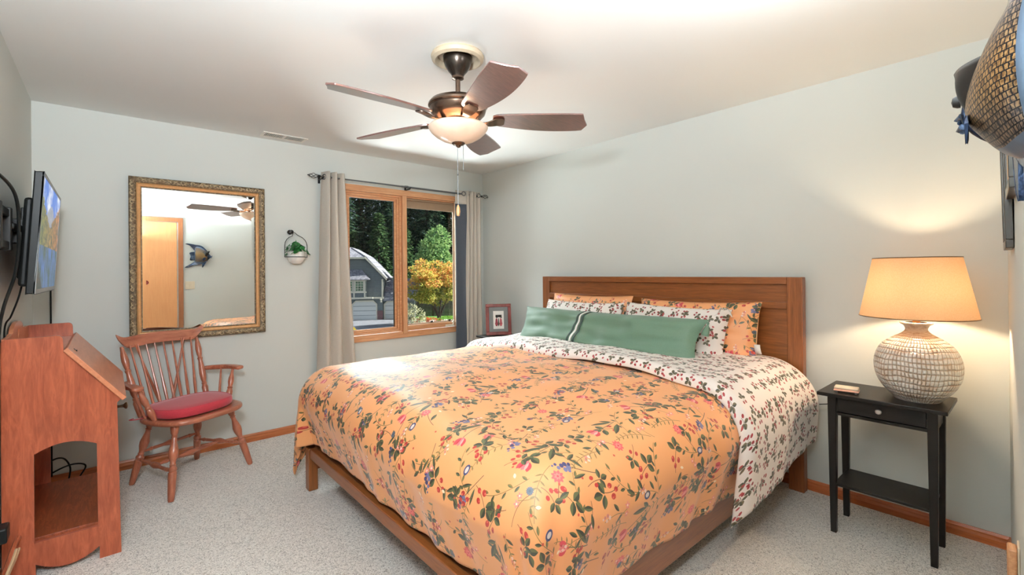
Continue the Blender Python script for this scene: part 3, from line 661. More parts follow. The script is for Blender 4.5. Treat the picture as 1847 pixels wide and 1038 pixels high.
def curtain(name, label, xs_top, xs_bot, z0, z1, folds, depth, mat, grommets, phase=0.0, extra=None):
    t_ = thing(name, label, 'curtain', (sum(xs_top)/2, -.10, z0), 0, 'curtains at the window')
    cx = sum(xs_top)/2; b = MB(); nu = folds*14; nv = 40
    def fn(u, v):
        z = z1+(z0-z1)*v
        w0, w1 = xs_top; b0, b1 = xs_bot; g = min(1, v*1.1)
        x = (w0+(b0-w0)*g)+u*((w1-w0)+((b1-b0)-(w1-w0))*g)
        ph = u*folds*2*pi+phase
        y = depth*(sin(ph)+.18*sin(2*ph+.6))*(.9+.25*sin(3.1*v+u*5))+.006*sin(v*9+u*11)
        x += .010*cos(ph)*(.6+.4*v)
        return (x-cx, y, z-z0)
    b.grid(nu, nv, fn); c_ = b.build('panel', mat, t_, solid=.0035, angle=80)
    for gx, gy, rot in grommets:
        g = MB(); Mx = Matrix.Translation((gx-cx, gy, 2.17-z0)) @ Matrix.Rotation(rot, 4, 'Z')
        g.tube([Mx @ Vector((0, .021*cos(t), .021*sin(t))) for t in [k*2*pi/20 for k in range(20)]], .0045, 8, True)
        g.build('grommet', M['steel'], t_)
    return t_, cx
cl, _ = curtain('curtain', 'grey linen curtain left of the window beside the plant', (-1.812, -1.62), (-1.875, -1.52), .02, 2.215, 3, .044, M['curtain'], [(-1.79, 0, .5), (-1.745, 0, -.6)], .4)
crt, ccx = curtain('curtain', 'grey linen curtain in the corner with dark lining showing', (-.325, -.115), (-.345, -.105), .02, 2.205, 4, .034, M['curtain'], [(-.145, -.02, .4)], 1.2)
b = MB(); b.grid(8, 30, lambda u, v: (-.435+u*.125+.006*sin(v*5)-ccx, -.030*u+.012*sin(u*3)+.006, 2.06-v*2.03-.02)); b.build('dark_lining', M['liner'], crt, solid=.004)
b = MB(); b.grid(8, 4, lambda u, v: (-.435+u*.125-ccx, -.030*u+.012*sin(u*3)+.004, 2.205-v*.145-.02)); b.build('header', M['curtain'], crt, solid=.006)
g = MB(); g.tube([(-.345-ccx, -.022+.0*t, 2.15)for t in (0,)]+[] if False else [(-.350+.021*cos(t)-ccx, -.030-.004*cos(t), 2.150+.021*sin(t)) for t in [k*2*pi/20 for k in range(20)]], .0045, 8, True); g.build('grommet', M['steel'], crt)

# ------------------------------------------------------------------ television
TVW, TVH = .93, .53
tv = thing('television', 'flat screen television on the left wall showing a mountain lake', 'television', (-3.437, -.85, 1.26))
tl = Matrix.Rotation(R(3.3), 4, 'Y') @ Matrix.Identity(4)
a = N('tv_picture'); uv = a.n('ShaderNodeTexCoord').outputs['UV']; x, y, z = a.sep(uv)
n1 = a.noise(uv, 4, 5, 0.6); n2 = a.noise(uv, 14, 4, 0.7); n3 = a.noise(a.mapping(uv, scale=(14, 3, 1)), 1.2, 3)
skyc = a.mix(a.ramp(n1, [(0.45, (0, 0, 0)), (0.62, (1, 1, 1))]), srgb(50, 120, 220), srgb(235, 240, 250))
peak = a.math('SUBTRACT', 0.84, a.math('MULTIPLY', a.math('ABSOLUTE', a.math('SUBTRACT', x, 0.50)), 0.55)); peak = a.math('ADD', peak, a.math('MULTIPLY', a.math('SUBTRACT', n2, 0.5), 0.25))
cc = a.mix(a.math('LESS_THAN', y, peak), skyc, a.mix(n2, srgb(70, 78, 96), srgb(196, 200, 214)))
tree = a.math('ADD', a.math('ADD', 0.60, a.math('MULTIPLY', a.math('SUBTRACT', n2, 0.5), 0.25)), a.math('MULTIPLY', a.math('ABSOLUTE', a.math('SUBTRACT', x, 0.45)), 0.55))
cc = a.mix(a.math('LESS_THAN', y, tree), cc, a.mix(a.ramp(n2, [(0.4, (0, 0, 0)), (0.6, (1, 1, 1))]), srgb(26, 52, 26), a.mix(x, srgb(130, 140, 50), srgb(206, 120, 40))))
wat = a.mix(a.ramp(a.math('ADD', a.math('MULTIPLY', n3, .5), a.math('MULTIPLY', n1, .5)), [(0.42, (0, 0, 0)), (0.58, (1, 1, 1))]), srgb(16, 66, 48), srgb(60, 110, 180))
cc = a.mix(a.math('LESS_THAN', y, 0.40), cc, wat); cc = a.mix(a.math('LESS_THAN', a.math('ADD', y, a.math('MULTIPLY', n2, 0.3)), a.math('SUBTRACT', 0.42, x)), cc, srgb(30, 36, 22))
e = a.bsdf((0.01, 0.01, 0.01), 0.25, 0, None, Emission_Strength=0.6, Specular_IOR_Level=0.15); a.set(e.inputs['Emission Color'], cc); M['tvpic'] = a.m
def tvp(b, name, mat, par=tv, **kw):
    b.v = [tuple(tl @ Vector(p)) for p in b.v]; return b.build(name, mat, par, **kw)
b = MB(); b.poly([(-TVW/2, 0), (TVW/2, 0), (TVW/2, TVH), (-TVW/2, TVH)], [], lambda u, w, s_: (-.028 if s_ == 0 else 0.0, u, w)); body = tvp(b, 'body', M['plastic'], bevel=.004)
b = MB(); b.box(-.058, -.026, -TVW/2+.05, TVW/2-.05, .03, .42); b.box(-.075, -.05, -TVW/2+.16, TVW/2-.16, .06, .30); tvp(b, 'back_cover', M['plastic'], bevel=.012)
b = MB(); frame_boxes(b, -TVW/2, TVW/2, 0, TVH, .014, .014, .020, .014, -.004, .003); b.v = [(yv, xv, zv) for xv, yv, zv in b.v]; b.f = [f[::-1] for f in b.f]; tvp(b, 'bezel', M['grey_plastic'], bevel=.001)
b = MB(); y0, y1, z0, z1 = -TVW/2+.014, TVW/2-.014, .02, TVH-.014
b.grid(1, 1, lambda u, w: (.0012, y0+(y1-y0)*u, z0+(z1-z0)*w), lambda u, w: (u, w)); tvp(b, 'screen', M['tvpic'], smooth=False)
mt = thing('tv_wall_mount', 'black articulated steel bracket holding the television to the wall', 'wall mount', (-3.556, -1.22, 1.53))
b = MB(); b.box(0, .012, -.34, -.06, -.09, .10); b.build('wall_plate', M['matte_black'], mt, bevel=.003)
b = MB(); frame_boxes(b, -.40, -.09, -.085, .095, .02, .03, .035, .035, 0, 0); b.v = []; b.f = []; b.mi = []
b.box(.012, .050, -.38, -.10, .055, .088); b.box(.012, .050, -.38, -.10, -.080, -.047); b.box(.010, .056, -.125, -.090, -.085, .095); b.box(.030, .060, -.40, -.37, -.085, .092); b.build('arm', M['matte_black'], mt, bevel=.004)
b = MB(); b.tube([(.045, -.10, .02), (.06, .10, .02)], .018, 10); b.box(.030, .075, .06, .16, -.045, .065); b.box(.060, .085, .10, .50, -.10, .12); b.build('head', M['matte_black'], mt, bevel=.004)

def cord(name, label, pts, r=.004, mat='plastic', cat='cable', group=None):
    o = Vector(pts[-1]); b = MB(); b.tube([p-o for p in catmull(pts, 8)], r, 8); ob = b.build(name, M[mat]); ob.location = o; return tag(ob, label, cat, group)
cord('power_cable', 'thick black cable arching out from the wall and down behind the television', [(-3.53, -1.75, 1.72), (-3.50, -1.62, 1.715), (-3.475, -1.47, 1.66), (-3.475, -1.38, 1.53), (-3.49, -1.33, 1.36), (-3.53, -1.30, 1.20), (-3.545, -1.29, 1.06), (-3.547, -1.29, .7), (-3.547, -1.29, .12)], .006)
cord('antenna_cable', 'thin black cable dangling from the television to the desk top', [(-3.478, -1.20, 1.345), (-3.495, -1.19, 1.25), (-3.525, -1.14, 1.16), (-3.5495, -1.10, 1.10), (-3.5495, -1.09, .9), (-3.5495, -1.09, .08)], .0035)
cord('wall_cable', 'straight black cable running down the back wall under the television', [(-3.475, -.006, 1.50), (-3.475, -.006, 1.3), (-3.475, -.006, 1.1), (-3.475, -.006, .66), (-3.475, -.018, .06)], .0045)
cord('desk_cable', 'black cable looping up behind the desk and down to the floor', [(-3.53, -.20, .15), (-3.485, -.20, .20), (-3.44, -.20, .222), (-3.405, -.20, .208), (-3.382, -.20, .150), (-3.389, -.20, .08), (-3.41, -.20, .006)], .0045)
cord('desk_cable', 'black cable curling behind the desk in a wider arc', [(-3.54, -.22, .10), (-3.447, -.215, .150), (-3.38, -.21, .170), (-3.33, -.20, .160), (-3.312, -.20, .135), (-3.341, -.20, .077), (-3.37, -.20, .006)], .0045)

# ------------------------------------------------------------------ desk
dk = thing('slant_top_desk', 'reddish oak slant front desk in the corner under the television', 'desk', (-3.35, -.84, 0))
DX, DY = -3.35, -.84
def arc_top(x0, x1, z_end, z_mid, n=8): return [(x0+(x1-x0)*i/n, z_end+(z_mid-z_end)*(1-(2*i/n-1)**2)) for i in range(n+1)]
outer = [(-3.548, 0)]+[(-3.447, 0)]+arc_top(-3.447, -3.235, .060, .018)+[(-3.235, 0), (-3.157, 0), (-3.163, .40), (-3.169, .725), (-3.154, .739), (-3.353, .993), (-3.355, 1.045)]+[(-3.375+.020*cos(t), 1.046+.020*sin(t)) for t in (0.4, .8, 1.2, 1.57)]+[(-3.530, 1.064)]+[(-3.530-.018*sin(t), 1.046+.018*cos(t)) for t in (.4, .8, 1.2, 1.57)]
hole = [(-3.450, .155), (-3.240, .155), (-3.243, .546)]+arc_top(-3.243, -3.450, .546, .578)[1:-1]+[(-3.450, .546)]
for yy in (-1.226, -.466):
    b = MB(); b.poly(outer, [hole], lambda u, w, s_: (u-DX, yy+s_*.020-DY, w)); b.build('side_panel', M['desk'], dk, bevel=.003)
b = MB(); b.box(-3.53-DX, -3.24-DX, -1.206-DY, -.466-DY, .152, .170); b.build('lower_shelf', M['desk_in'], dk, bevel=.002)
b = MB(); b.box(-3.548-DX, -3.535-DX, -1.206-DY, -.466-DY, .60, .99); b.build('back_board', M['desk'], dk)
b = MB(); b.box(-3.535-DX, -3.172-DX, -1.206-DY, -.466-DY, .585, .603); b.build('case_bottom', M['desk_in'], dk)
b = MB(); b.box(-3.535-DX, -3.345-DX, -1.206-DY, -.466-DY, .975, .990); b.build('desk_top', M['desk_y'], dk, bevel=.002)
b = MB(); b.box(-3.548-DX, -3.530-DX, -1.206-DY, -.466-DY, .12, .25); b.build('lower_back_rail', M['desk'], dk)
bb = [(-1.204, .985), (-.468, .985), (-.468, 1.064), (-.60, 1.064)]+[(-.60-.035*i/4, 1.064+.012*(i/4)) for i in (1, 2, 3)]+[(-.835+.17*cos(t), 1.070+.045*sin(t)) for t in [pi*k/12 for k in range(13)]]+[(-1.05, 1.07), (-1.07, 1.064), (-1.204, 1.064)]
heart = [(-.835+.022*(sin(t)**3), 1.058+.0014*(13*cos(t)-5*cos(2*t)-2*cos(3*t)-cos(4*t))*1.1) for t in [2*pi*k/20 for k in range(20)]]
b = MB(); b.poly(bb, [heart], lambda u, w, s_: (-3.548+s_*.014-DX, u-DY, w)); b.build('gallery_back', M['desk_y'], dk, bevel=.002)
# lid
d_ = Vector((-3.154+3.353, 0, .739-.993)); L_ = d_.length; d_.normalize(); n_ = Vector((-d_.z, 0, d_.x))
b = MB(); p0 = Vector((-3.353, 0, .993))-d_*.004
pts = [p0, p0+d_*(L_+.012), p0+d_*(L_+.012)+n_*.020, p0+n_*.020]
b.add([(p.x-DX, y-DY, p.z) for y in (-1.240, -.452) for p in pts], [(0, 1, 2, 3), (7, 6, 5, 4), (0, 4, 5, 1), (1, 5, 6, 2), (2, 6, 7, 3), (3, 7, 4, 0)])
lid = b.build('slant_lid', M['desk_y'], dk, bevel=.003)
b = MB(); c_ = p0+d_*.03+n_*.0205; b.lathe([(0, 0), (.006, 0), (.006, .0015), (0, .002)], Matrix.Translation((c_.x-DX, -1.12-DY, c_.z)) @ n_.to_track_quat('Z', 'Y').to_matrix().to_4x4(), 12); c2 = c_+d_*.009; b.box(c2.x-DX-.004, c2.x-DX+.004, -1.122-DY, -1.118-DY, c2.z-.004, c2.z+.004); b.build('keyhole', M['matte_black'], lid)
b = MB(); b.box(-3.186-DX, -3.170-DX, -1.204-DY, -.468-DY, .603, .722); fr_ = b.build('drawer', M['desk_y'], dk, bevel=.002)
for yy in (-1.08, -.60):
    b = MB(); b.lathe([(0, 0), (.008, 0), (.006, .012), (.008, .026), (.016, .034), (.017, .040), (.010, .044), (0, .045)], Matrix.Translation((-3.170-DX, yy-DY, .672)) @ Matrix.Rotation(pi/2, 4, 'Y'), 16); b.build('knob', M['brass'], fr_)
# things on the floor left of the desk
rk = thing('magazine_rack', 'tan bentwood rack with curved rails behind the desk at the left edge', 'rack', (-3.50, -1.36, 0))
for k, (dy, h_) in enumerate(((-.075, .20), (.0, .17))):
    b = MB(); b.tube(catmull([(-.045, dy-.02, .012), (-.02, dy+.01, h_*.55), (.0, dy+.05, h_*.85), (.008, dy+.085, h_)], 6), .011, 8, flat=.5); b.build('rail', M['tan'], rk)
b = MB(); b.tube(catmull([(-.05, .02, .004), (-.03, .03, .10), (-.005, .07, .19), (.005, .10, .215)], 6), .017, 8, flat=.5); b.build('panel', M['desk'], rk)
tag(MB().box(-.022, .022, -.04, .04, -.03, .03).build('power_adapter', M['plastic'], bevel=.006), 'small black adapter box at the wall by the desk leg', 'adapter').location = (-3.530, -1.40, .300)

# ------------------------------------------------------------------ windsor chair
CX, CY, CR = -2.80, -.43, R(28)
ch = thing('windsor_armchair', 'maple windsor armchair with turned legs under the mirror', 'chair', (CX, CY, 0), CR)
legp = [(0, .0135), (.02, .0165), (.10, .019), (.26, .0215), (.36, .0225), (.372, .018), (.385, .0225), (.41, .0235), (.425, .019), (.44, .015), (.455, .018), (.47, .0145), (.50, .016), (.57, .0245), (.63, .0265), (.68, .022), (.76, .0145), (.80, .0135), (.815, .018), (.83, .0135), (.86, .019), (.93, .024), (1.0, .019)]
feet = [(-.278, -.250), (.280, -.215), (-.213, .225), (.213, .235)]; tops = [(-.185, -.150), (.185, -.130), (-.150, .120), (.150, .125)]
def lp(i, t): return (feet[i][0]+(tops[i][0]-feet[i][0])*t, feet[i][1]+(tops[i][1]-feet[i][1])*t, .428*t)
for i in range(4):
    b = MB(); b.turned(lp(i, 0), lp(i, 1), legp, 18); b.build('leg', M['chair'], ch)
strp = [(0, .008), (.10, .0085), (.16, .013), (.18, .009), (.22, .011), (.36, .010), (.46, .018), (.5, .020), (.54, .018), (.64, .010), (.78, .011), (.82, .009), (.84, .013), (.90, .0085), (1, .008)]
for i, j, t in ((0, 2, .37), (1, 3, .37), (2, 3, .48), (0, 1, .37)):
    if (i, j) == (0, 1): continue
    b = MB(); b.turned(lp(i, t), lp(j, t), strp, 14); b.build('stretcher', M['chair_x'], ch)
mA = (Vector(lp(0, .37))+Vector(lp(2, .37)))/2; mB = (Vector(lp(1, .37))+Vector(lp(3, .37)))/2
b = MB(); b.turned(mA, mB, strp, 14); b.build('stretcher', M['chair_x'], ch)
def seat_out(k, n=48, s_=1.0):
    t = 2*pi*k/n; c_, s2 = cos(t), sin(t); e = .62
    x = .268*(abs(c_)**e)*(1 if c_ > 0 else -1)*(1+.06*(-s2)); y = (.265 if s2 < 0 else .185)*(abs(s2)**.8)*(1 if s2 > 0 else -1)-.010
    return x*s_, y*s_
b = MB(); n = 48; vs = []
rings = [(.90, .415), (.97, .418), (1.0, .428), (1.0, .438), (.985, .446), (.93, .449), (.75, .442), (.45, .436), (.15, .436)]
for s_, z in rings:
    for k in range(n): x, y = seat_out(k, n, s_); vs.append((x, y, z))
fs = [tuple(range(n))[::-1], tuple(range((len(rings)-1)*n, len(rings)*n))]
for i in range(len(rings)-1):
    for k in range(n): fs.append((i*n+k, i*n+(k+1) % n, (i+1)*n+(k+1) % n, (i+1)*n+k))
b.add(vs, fs); b.build('seat', M['chair_x'], ch, angle=60)
# back posts, spindles, crest
postp = [(0, .011), (.03, .014), (.12, .018), (.20, .020), (.24, .014), (.26, .017), (.28, .012), (.33, .018), (.42, .021), (.52, .018), (.62, .013), (.66, .017), (.68, .012), (.72, .016), (.80, .020), (.88, .017), (.94, .012), (1, .009)]
crest_pts = lambda t: (t*.262, .262+.040*(1-t*t), .875+.0*t)
for s_ in (-1, 1):
    b = MB(); b.turned((s_*.215, .125, .440), (s_*.240, .268, .880), postp, 16); b.build('back_post', M['chair'], ch)
spp = [(0, .006), (.12, .0085), (.30, .0095), (.5, .0065), (1, .0048)]
for k in range(8):
    t = (k-3.5)/3.5
    b = MB(); b.turned((t*.155, .148+.012*(1-t*t), .440), (t*.195, .264+.036*(1-t*t), .885), spp, 10); b.build('spindle', M['chair'], ch)
for s_ in (-1, 1):
    b = MB(); b.turned((s_*.030, .215, .438), (s_*.155, .278, .885), spp, 10); b.build('brace_spindle', M['chair'], ch)
b = MB(); b.poly([(-.055, .14), (.055, .14), (.045, .225), (.03, .24), (-.03, .24), (-.045, .225)], [], lambda u, w, s_: (u, w, .418+.024*s_)); b.build('brace_tail', M['chair_x'], ch, bevel=.004)
b = MB(); vs = []; n = 36
for i in range(n+1):
    t = -1+2*i/n; x = t*.278+.006; y = .262+.045*(1-t*t)
    up = .055*max(0, (abs(t)-.72)/.28)**1.6; zc = .905+up+.006*cos(t*pi)
    hh_ = .036*(1-.55*sstep(.7, 1.0, abs(t))); th = .010*(1-.35*sstep(.8, 1, abs(t)))
    if abs(t) > .999: hh_ *= .6; th *= .6
    for (a1, b1) in ((-1, -1), (-1, .2), (-.75, 1), (.75, 1), (1, .2), (1, -1)): vs.append((x, y+a1*th+(b1*.006), zc+b1*hh_))
m = 6
fs = [tuple(range(m)), tuple(range(n*m, n*m+m))[::-1]]+[(i*m+k, (i+1)*m+k, (i+1)*m+(k+1) % m, i*m+(k+1) % m) for i in range(n) for k in range(m)]
b.add(vs, fs); b.build('crest_rail', M['chair_x'], ch, angle=60, bevel=.003)
for s_ in (-1, 1):
    path = catmull([(s_*.232, .210, .655), (s_*.275, .165, .657), (s_*.315, .08, .660), (s_*.325, .00, .662), (s_*.335, -.065, .658)], 6); n = len(path); vs = []
    for i, p in enumerate(path):
        t = i/(n-1); w_ = .016+.016*sstep(.45, .95, t)-.012*sstep(.93, 1, t); h_ = .012+.004*sin(t*pi)-.004*(t > .98)
        dirv = (path[min(i+1, n-1)]-path[max(i-1, 0)]).normalized(); sd = Vector((dirv.y, -dirv.x, 0))
        for a1, b1 in ((-1, -.6), (-1, .6), (-.6, 1), (.6, 1), (1, .6), (1, -.6), (.6, -1), (-.6, -1)): q_ = p+sd*(a1*w_)+Vector((0, 0, b1*h_)); vs.append(tuple(q_))
    m = 8; fs = [tuple(range(m)), tuple(range((n-1)*m, n*m))[::-1]]+[(i*m+k, (i+1)*m+k, (i+1)*m+(k+1) % m, i*m+(k+1) % m) for i in range(n-1) for k in range(m)]
    b = MB(); b.add(vs, fs); b.build('armrest', M['chair_x'], ch, angle=50)
    b = MB(); b.turned((s_*.238, -.055, .438), (s_*.310, -.010, .652), [(0, .011), (.1, .015), (.2, .019), (.3, .020), (.38, .014), (.42, .018), (.46, .013), (.6, .019), (.72, .017), (.85, .010), (1, .008)], 14); b.build('arm_post', M['chair'], ch)
    b = MB(); b.turned((s_*.238, .035, .438), (s_*.292, .085, .652), [(0, .006), (.3, .009), (.6, .0075), (1, .006)], 10); b.build('arm_spindle', M['chair'], ch)
# cushion
def seat_cushion():
    b = MB(); n = 56; vs = []; rings = []
    for k_ in range(9):
        t = k_/8*pi; rings.append((1-.045*(1-sin(t)), -.5*cos(t)))
    for s_, z in [(.0, -.5)]+rings+[(.6, .56), (.0, .60)]:
        for k in range(n):
            t = 2*pi*k/n; c_, s2 = cos(t), sin(t); x = .232*(abs(c_)**.62)*(1 if c_ > 0 else -1); y = (.200 if s2 < 0 else .165)*(abs(s2)**.78)*(1 if s2 > 0 else -1)-.010
            vs.append((x*s_, y*s_, z*.052+.028))
    N_ = len(vs)//n; fs = []
    for i in range(N_-1):
        for k in range(n): fs.append((i*n+k, i*n+(k+1) % n, (i+1)*n+(k+1) % n, (i+1)*n+k))
    return b.add(vs, fs), [(Vector(vs[(1+0)*n+k])) for k in range(n)], [(Vector(vs[9*n+k])) for k in range(n)]
cu = thing('seat_cushion', 'dark red tie on cushion on the seat of the windsor armchair', 'cushion', (CX, CY, .4495), CR)
b, e1, e2 = seat_cushion(); b.build('pad', M['cushion'], cu, angle=70)
b = MB(); b.tube([p+Vector((0, 0, .002)) for p in e1], .0028, 6, True); b.tube(e2, .0028, 6, True); b.build('piping', M['cushion'], cu)
b = MB(); b.tube(catmull([(-.215, .05, .010), (-.25, .04, .006), (-.29, .06, .004), (-.300, .09, .002), (-.27, .10, .002)], 5), .003, 6); b.build('tie', M['cushion'], cu)

# ------------------------------------------------------------------ bed
bed = thing('bed_frame', 'walnut platform bed frame with panelled headboard', 'bed', (-1.1, -2.13, 0))
BX, BY = -1.1, -2.13
def bp(b, name, mat, **kw):
    b.v = [(x-BX, y-BY, z) for x, y, z in b.v]; return b.build(name, M[mat], bed, **kw)
Y0, Y1 = -3.222, -1.038
for ya, yb in ((Y0, Y0+.085), (Y1-.085, Y1)):
    b = MB(); b.box(-.088, -.030, ya, yb, 0, 1.288); bp(b, 'headboard_post', 'bed_v', bevel=.004)
b = MB(); b.box(-.088, -.034, Y0+.085, Y1-.085, 1.243, 1.288); bp(b, 'top_rail', 'bed', bevel=.003)
b = MB(); b.box(-.066, -.040, Y0+.085, Y1-.085, 1.135, 1.243); bp(b, 'headboard_panel', 'bed')
b = MB(); b.box(-.084, -.036, Y0+.085, Y1-.085, 1.092, 1.135); bp(b, 'cross_rail', 'bed', bevel=.003)
b = MB(); b.box(-.066, -.040, Y0+.085, Y1-.085, .30, 1.092); bp(b, 'headboard_panel', 'bed')
b = MB(); b.box(-2.272, -.088, -3.135, -3.108, .110, .262); bp(b, 'side_rail', 'bed_x', bevel=.004)
b = MB(); b.box(-2.272, -.088, -1.165, -1.138, .110, .262); bp(b, 'side_rail', 'bed_x', bevel=.004)
b = MB(); b.box(-2.272, -2.236, -3.10, -1.17, .200, .262); bp(b, 'foot_rail', 'bed', bevel=.004)
for yy in (-1.17, -3.10):
    b = MB(); b.box(-2.280, -2.225, yy-.032, yy+.032, 0, .262); bp(b, 'leg', 'bed_v', bevel=.004)
b = MB(); b.box(-2.24, -.09, -3.11, -1.16, .225, .25); bp(b, 'slat_deck', 'bed')
mt_ = MB(); mt_.box(-2.18, -.10, -3.07, -1.19, .252, .64); tag(mt_.build('mattress', M['white_cloth'], bevel=.05, seg=4), 'white mattress under the floral duvet on the walnut bed', 'mattress')

ZT, RR = .745, .20
XF, YL, YR_ = -2.125, -1.21, -3.055
def drape(sx, sy, off=0.0, flare=.03, seed=0.0, amp=1.0, side_r=RR):
    if sy < YL-.02 and flare < 0: pass
    elif flare < 0: flare = .06
    """sx, sy metres along the cloth; edges at XF, YL, YR_ bend down"""
    dx = max(0, XF-sx); dyl = max(0, sy-YL); dyr = max(0, YR_-sy); dy = dyl if dyl > 0 else dyr
    d = sqrt(dx*dx+dy*dy)
    x = max(sx, XF); y = min(max(sy, YR_), YL)
    # puffed top
    n1 = noise.noise(Vector((sx*1.7+seed, sy*1.7, 3.1)))*.030+noise.noise(Vector((sx*4.5, sy*3.5+seed, 7.7)))*.012
    edge = min(1, min(abs(sx-XF)+.05 if dx == 0 else 0.05, .5)/.5)
    crown = .030*sstep(0, .55, min(x-XF, .55) if dx == 0 else 0)*sstep(0, .5, min(YL-y, y-YR_))
    if d <= 1e-6: return Vector((x, y, ZT+off+n1*amp+crown))
    Rr = RR+off
    ux, uy = -dx/d, (dy/d)*(1 if dyl > 0 else -1)
    th = min(d/Rr, pi/2); o = Rr*sin(th); z = -Rr*(1-cos(th)); rest = max(0, d-Rr*pi/2)
    k = sstep(.10, .55, d)
    along = (sy if dx > dy else sx)*1.0
    ang = atan2(dy, dx)
    wv = sin(along*15+2.3*sin(along*5.1+seed)+seed)*.5+sin(along*31+seed*2+1.7*sin(along*9))*.25
    corner = sin(2*ang)**2 if dx > 0 and dy > 0 else 0
    wv2 = sin(ang*9+1)*corner
    o += rest*flare+k*(.016*wv*(1-corner)+.035*wv2)*amp-.05*sstep(.5, .62, d)*0
    return Vector((x+ux*o, y+uy*o, ZT+off+z-rest+n1*amp*(1-.6*k)+crown*0+.0))
duv = thing('duvet', 'orange floral duvet spread over the bed and hanging at the foot', 'duvet', (-1.6, -2.13, .26))
def dv(b, name, mat, par=duv, **kw):
    b.v = [(x+1.6, y+2.13, z-.26) for x, y, z in b.v]; return b.build(name, mat, par, **kw)
SX0, SX1 = -.80, XF-.565; SY0, SY1 = YR_-.60, YL+.56
b = MB(); NU, NV = 170, 190
def dfn(u, v):
    sx = SX0+(SX1-SX0)*u; sy = SY0+(SY1-SY0)*v
    hem = .025*sin(sy*6.0+1)*sstep(.3, 1, u)
    q_ = drape(sx-hem*0, sy, 0.0, -.30)
    cut = .262 if sy > YR_ else .262-.05*sstep(0, .4, YR_-sy)
    if sy < YL-.0 and q_.z < cut: q_.z = cut+(q_.z-cut)*.12
    return tuple(q_)
b.grid(NU, NV, dfn, lambda u, v: (SY0+(SY1-SY0)*v, -(SX0+(SX1-SX0)*u)))
dv(b, 'cover', M['floral'], angle=80, solid=.012)
# turned-back border showing the strawberry lining
TX0, TX1 = -.13, -1.03; TY0, TY1 = YR_-.70, YL+.40
b = MB()
def tfn(u, v):
    sy = TY0+(TY1-TY0)*v; edge = TX1+.035*sin(sy*2.2+.5)+.06*sstep(-2.2, -1.2, sy)
    sx = TX0+(edge-TX0)*u
    UK = .86
    if u < UK: sx = TX0+(edge+.05-TX0)*u/UK; off = .052
    else:
        ph = (u-UK)/(1-UK)*pi/2; sx = edge+.05-.05*sin(ph); off = .002+.05*cos(ph)
    hem = .10*sstep(-1.0, -.15, sx)*sstep(0.35, .0, v)
    sy2 = sy+hem*max(0, (YR_-sy)/.7)
    q_ = drape(sx, sy2, off, -.10, 1.3, .9)
    return tuple(q_)
b.grid(120, 170, tfn, lambda u, v: (TY0+(TY1-TY0)*v, -(TX0+(TX1+.05-TX0)*min(u, .86)/.86)+max(0, u-.86)/.14*.078))
dv(b, 'turned_back_border', M['berry'], angle=80, solid=.010)

# ------------------------------------------------------------------ pillows
def pillow_mesh(w, h, t, seed, pinch=.07, n=36, power=.42, wr=.006, flange=0.0):
    b = MB(); rnd_ = seed*3.7
    for side in (1, -1):
        def fn(u, v):
            a1, b1 = u*2-1, v*2-1
            x = a1*w/2*(1-pinch*(1-abs(a1)**2)*0-pinch*.8*(1-b1*b1)*abs(a1)**3); y = b1*h/2*(1-pinch*(1-a1*a1)*abs(b1)**3)
            prof_ = ((1-a1**4)*(1-b1**4)); prof_ = max(0, prof_)**power
            z = side*(t/2*prof_+wr*noise.noise(Vector((x*9+rnd_, y*9, side)))*prof_+wr*1.6*noise.noise(Vector((x*4+rnd_, y*16, side*2)))*prof_)
            return (x, y, z)
        o0 = len(b.v); b.grid(n, n, fn, lambda u, v: ((u-.5)*w+seed*.7+(0 if side > 0 else .3), (v-.5)*h+seed*.31))
        if side < 0: b.f = [f if i < len(b.f)-n*n else f[::-1] for i, f in enumerate(b.f)]
    return b
def place(par, c, yaw, lean, roll=0.0):
    # local x -> along Y (width), local y -> up, local z -> towards the foot
    M0 = Matrix(((0, 0, -1, 0), (1, 0, 0, 0), (0, 1, 0, 0), (0, 0, 0, 1)))
    M0 = Matrix(((0, 0, -1), (-1, 0, 0), (0, 1, 0))).to_4x4()
    Mx = Matrix.Translation(c) @ Matrix.Rotation(yaw, 4, 'Z') @ Matrix.Rotation(lean, 4, 'Y') @ M0 @ Matrix.Rotation(roll, 4, 'Z')
    return Mx
def pillow(name, label, w, h, t, c, lean, mat, seed, yaw=0.0, roll=0.0, group=None, pinch=.07, extra=None, wr=.010):
    Mx = place(None, Vector(c), yaw, lean, roll)
    th_ = thing(name, label, 'pillow', tuple(Mx @ Vector((0, -h/2, 0))), 0, group)
    b = pillow_mesh(w, h, t, seed, pinch, 48 if w > 1.2 else 36, .5, wr); base = Vector(th_.location)
    b.v = [tuple(Mx @ Vector(p)-base) for p in b.v]; b.build('pillow_body', mat, th_, angle=120)
    if extra: extra(th_, Mx, base)
    return th_
def flange_open(th_, Mx, base):   # open end of the orange sham with pale lining and a white tag
    b = MB(); w, h = .78, .40
    b.grid(6, 14, lambda u, v: tuple(Mx @ Vector((w/2-.035+u*.055, (v-.5)*h*.94, .028*sin(v*pi)*(1-.5*u)-.02))-base)); b.build('open_end', M['shell_cloth'], th_, solid=.003)
    b = MB(); b.grid(2, 3, lambda u, v: tuple(Mx @ Vector((w/2+.01+u*.035+.012*v, -.035-v*.055, .01+.006*sin(v*4)))-base)); b.build('care_tag', M['white_cloth'], th_, solid=.0012)
pillow('floral_pillow', 'orange floral pillow against the headboard at the lamp side', .86, .46, .16, (-.20, -2.595, .905), .20, M['floral'], 1.0, 0, .01, 'orange floral pillows along the headboard', extra=flange_open)
pillow('floral_pillow', 'orange floral pillow against the headboard at the window side', .84, .46, .15, (-.19, -1.665, .915), .20, M['floral'], 2.3, 0, .0, 'orange floral pillows along the headboard')
